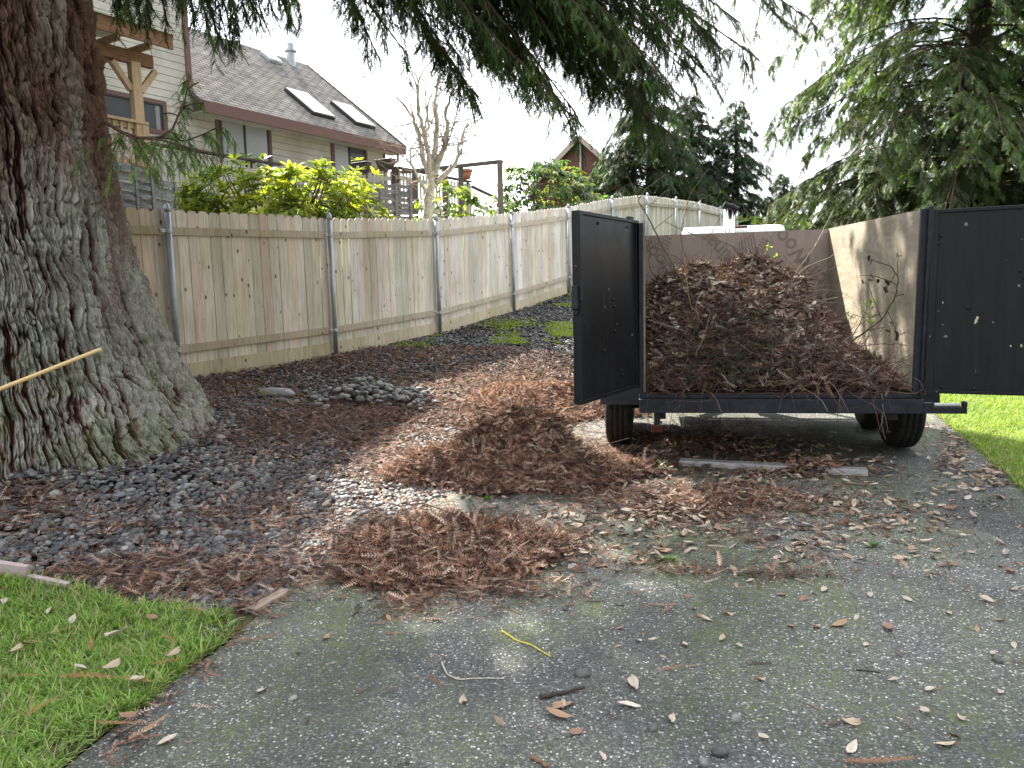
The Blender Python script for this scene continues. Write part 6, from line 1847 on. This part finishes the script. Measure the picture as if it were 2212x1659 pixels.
lone_leaf(1812, 1355, .085, 'broad pale leaf with a brown centre on the right half of the driveway', None, me=1)
lone_leaf(1920, 1362, .08, 'torn pinkish leaf right of the broad pale leaf', None, me=2)
lone_leaf(1368, 1484, .085, 'spiky-edged brown leaf at the middle of the driveway', None, me=3)
lone_leaf(1217, 1532, .09, 'pale spiky curled leaf above its twin near the driveway bottom', None, me=0)
lone_leaf(1205, 1553, .10, 'whitish upturned leaf right below the pale spiky one', None, me=1)
for px, py, s in [(255, 1405, .09), (300, 1510, .09), (60, 1425, .07), (10, 1330, .06), (35, 1440, .06), (430, 1290, .07), (240, 1480, .08), (375, 1450, .07), (110, 1350, .05), (160, 1370, .06), (280, 1590, .08), (180, 1480, .06), (330, 1365, .06)]:
    lone_leaf(px, py, s, 'dry curled leaf lying on the green front lawn', 'dry leaves on the front lawn', .06)
fr_me = []
for k in range(4):
    V, T, S_ = p_spray(22, .13, .02, droop=random.uniform(-.1, .1), bend=random.uniform(-.5, .5), cup=.12, stem=.006)
    cc = pick(1, [(.40, .19, .09), (.33, .15, .075), (.44, .26, .14)], .05)[0]
    o = build('needle_frond', V, T, colr=S_[:, None] * cc, mat=m_needle); fr_me.append(o.data); bpy.data.objects.remove(o)
def frond(px, py, s, ang, lab, grp, dz=.012):
    q = ghit(px, py, dz); o = bpy.data.objects.new('needle_frond', random.choice(fr_me)); col.objects.link(o)
    o.location = q; o.scale = (s,) * 3; o.rotation_euler = (random.uniform(-.2, .2), random.uniform(-.08, .02), ang); return tag(o, lab, 'frond', grp)
for px, py, s, a in [(130, 1500, .22, .05), (250, 1500, .17, -.1), (280, 1640, .14, .9), (215, 1600, .16, -.3), (330, 1470, .12, .2), (60, 1590, .12, 1.5), (390, 1345, .16, -.2), (90, 1405, .13, .6), (195, 1440, .12, 1.9), (350, 1405, .13, -.5), (20, 1500, .12, .2)]:
    frond(px, py, s, a, 'orange-brown redwood frond lying on the front lawn', 'redwood fronds on the front lawn', .065)
for px, py, s, a in [(690, 1383, .07, .2), (800, 1355, .12, 0), (830, 1372, .09, -.4), (970, 1325, .07, 1.4), (1400, 1310, .12, -.5), (1430, 1330, .1, .7), (450, 1455, .10, -1), (1420, 1455, .1, 0), (1480, 1450, .06, .2), (1820, 1650, .2, -.25), (550, 1390, .1, .4), (240, 1620, .15, .6)]:
    frond(px, py, s, a, 'red-brown redwood frond lying on the open driveway', 'redwood fronds on the open driveway')
# little weeds
def weed(px, py, s, n, lab, colr=(.12, .22, .05), upr=.4):
    q = ghit(px, py, .01); a = rng.random(n) * 6.28
    D = np.stack([np.cos(a), np.sin(a), rng.uniform(.1, .2 + upr, n)], -1); D /= np.linalg.norm(D, axis=1, keepdims=True); ss = rng.uniform(.6, 1.1, n) * s
    S = multi(RL, D * ss[:, None] * .55 + rng.normal(0, s * .1, (n, 3)) * [1, 1, .3], frames(D, np.tile([0, 0, 1.], (n, 1))), ss, pick(n, [colr], .2))
    o = build('weed', S[0], S[1], colr=S[2], mat=m_leafgreen); o.location = q; tag(o, lab, 'weed')
weed(478, 1365, .075, 16, 'pale green dandelion rosette at the corner of the lawn', (.22, .32, .16), .2)
weed(365, 1280, .05, 9, 'small weed with round leaves between lawn and needles', (.16, .26, .06))
weed(540, 1250, .05, 9, 'tiny grass-green weed in the needles by the driveway', (.15, .28, .05), .9)
weed(1055, 1080, .05, 12, 'small green sprout at the foot of the large needle heap', (.12, .26, .05), .8)
weed(1450, 1215, .05, 14, 'little weed at the front of the leaf litter', (.10, .20, .05), .6)
weed(1885, 1185, .05, 14, 'little weed among the leaves on the right half of the driveway', (.10, .20, .05), .6)
weed(1425, 1015, .07, 8, 'broad-leaved pale green sprout behind the trailer', (.24, .34, .14), .9)
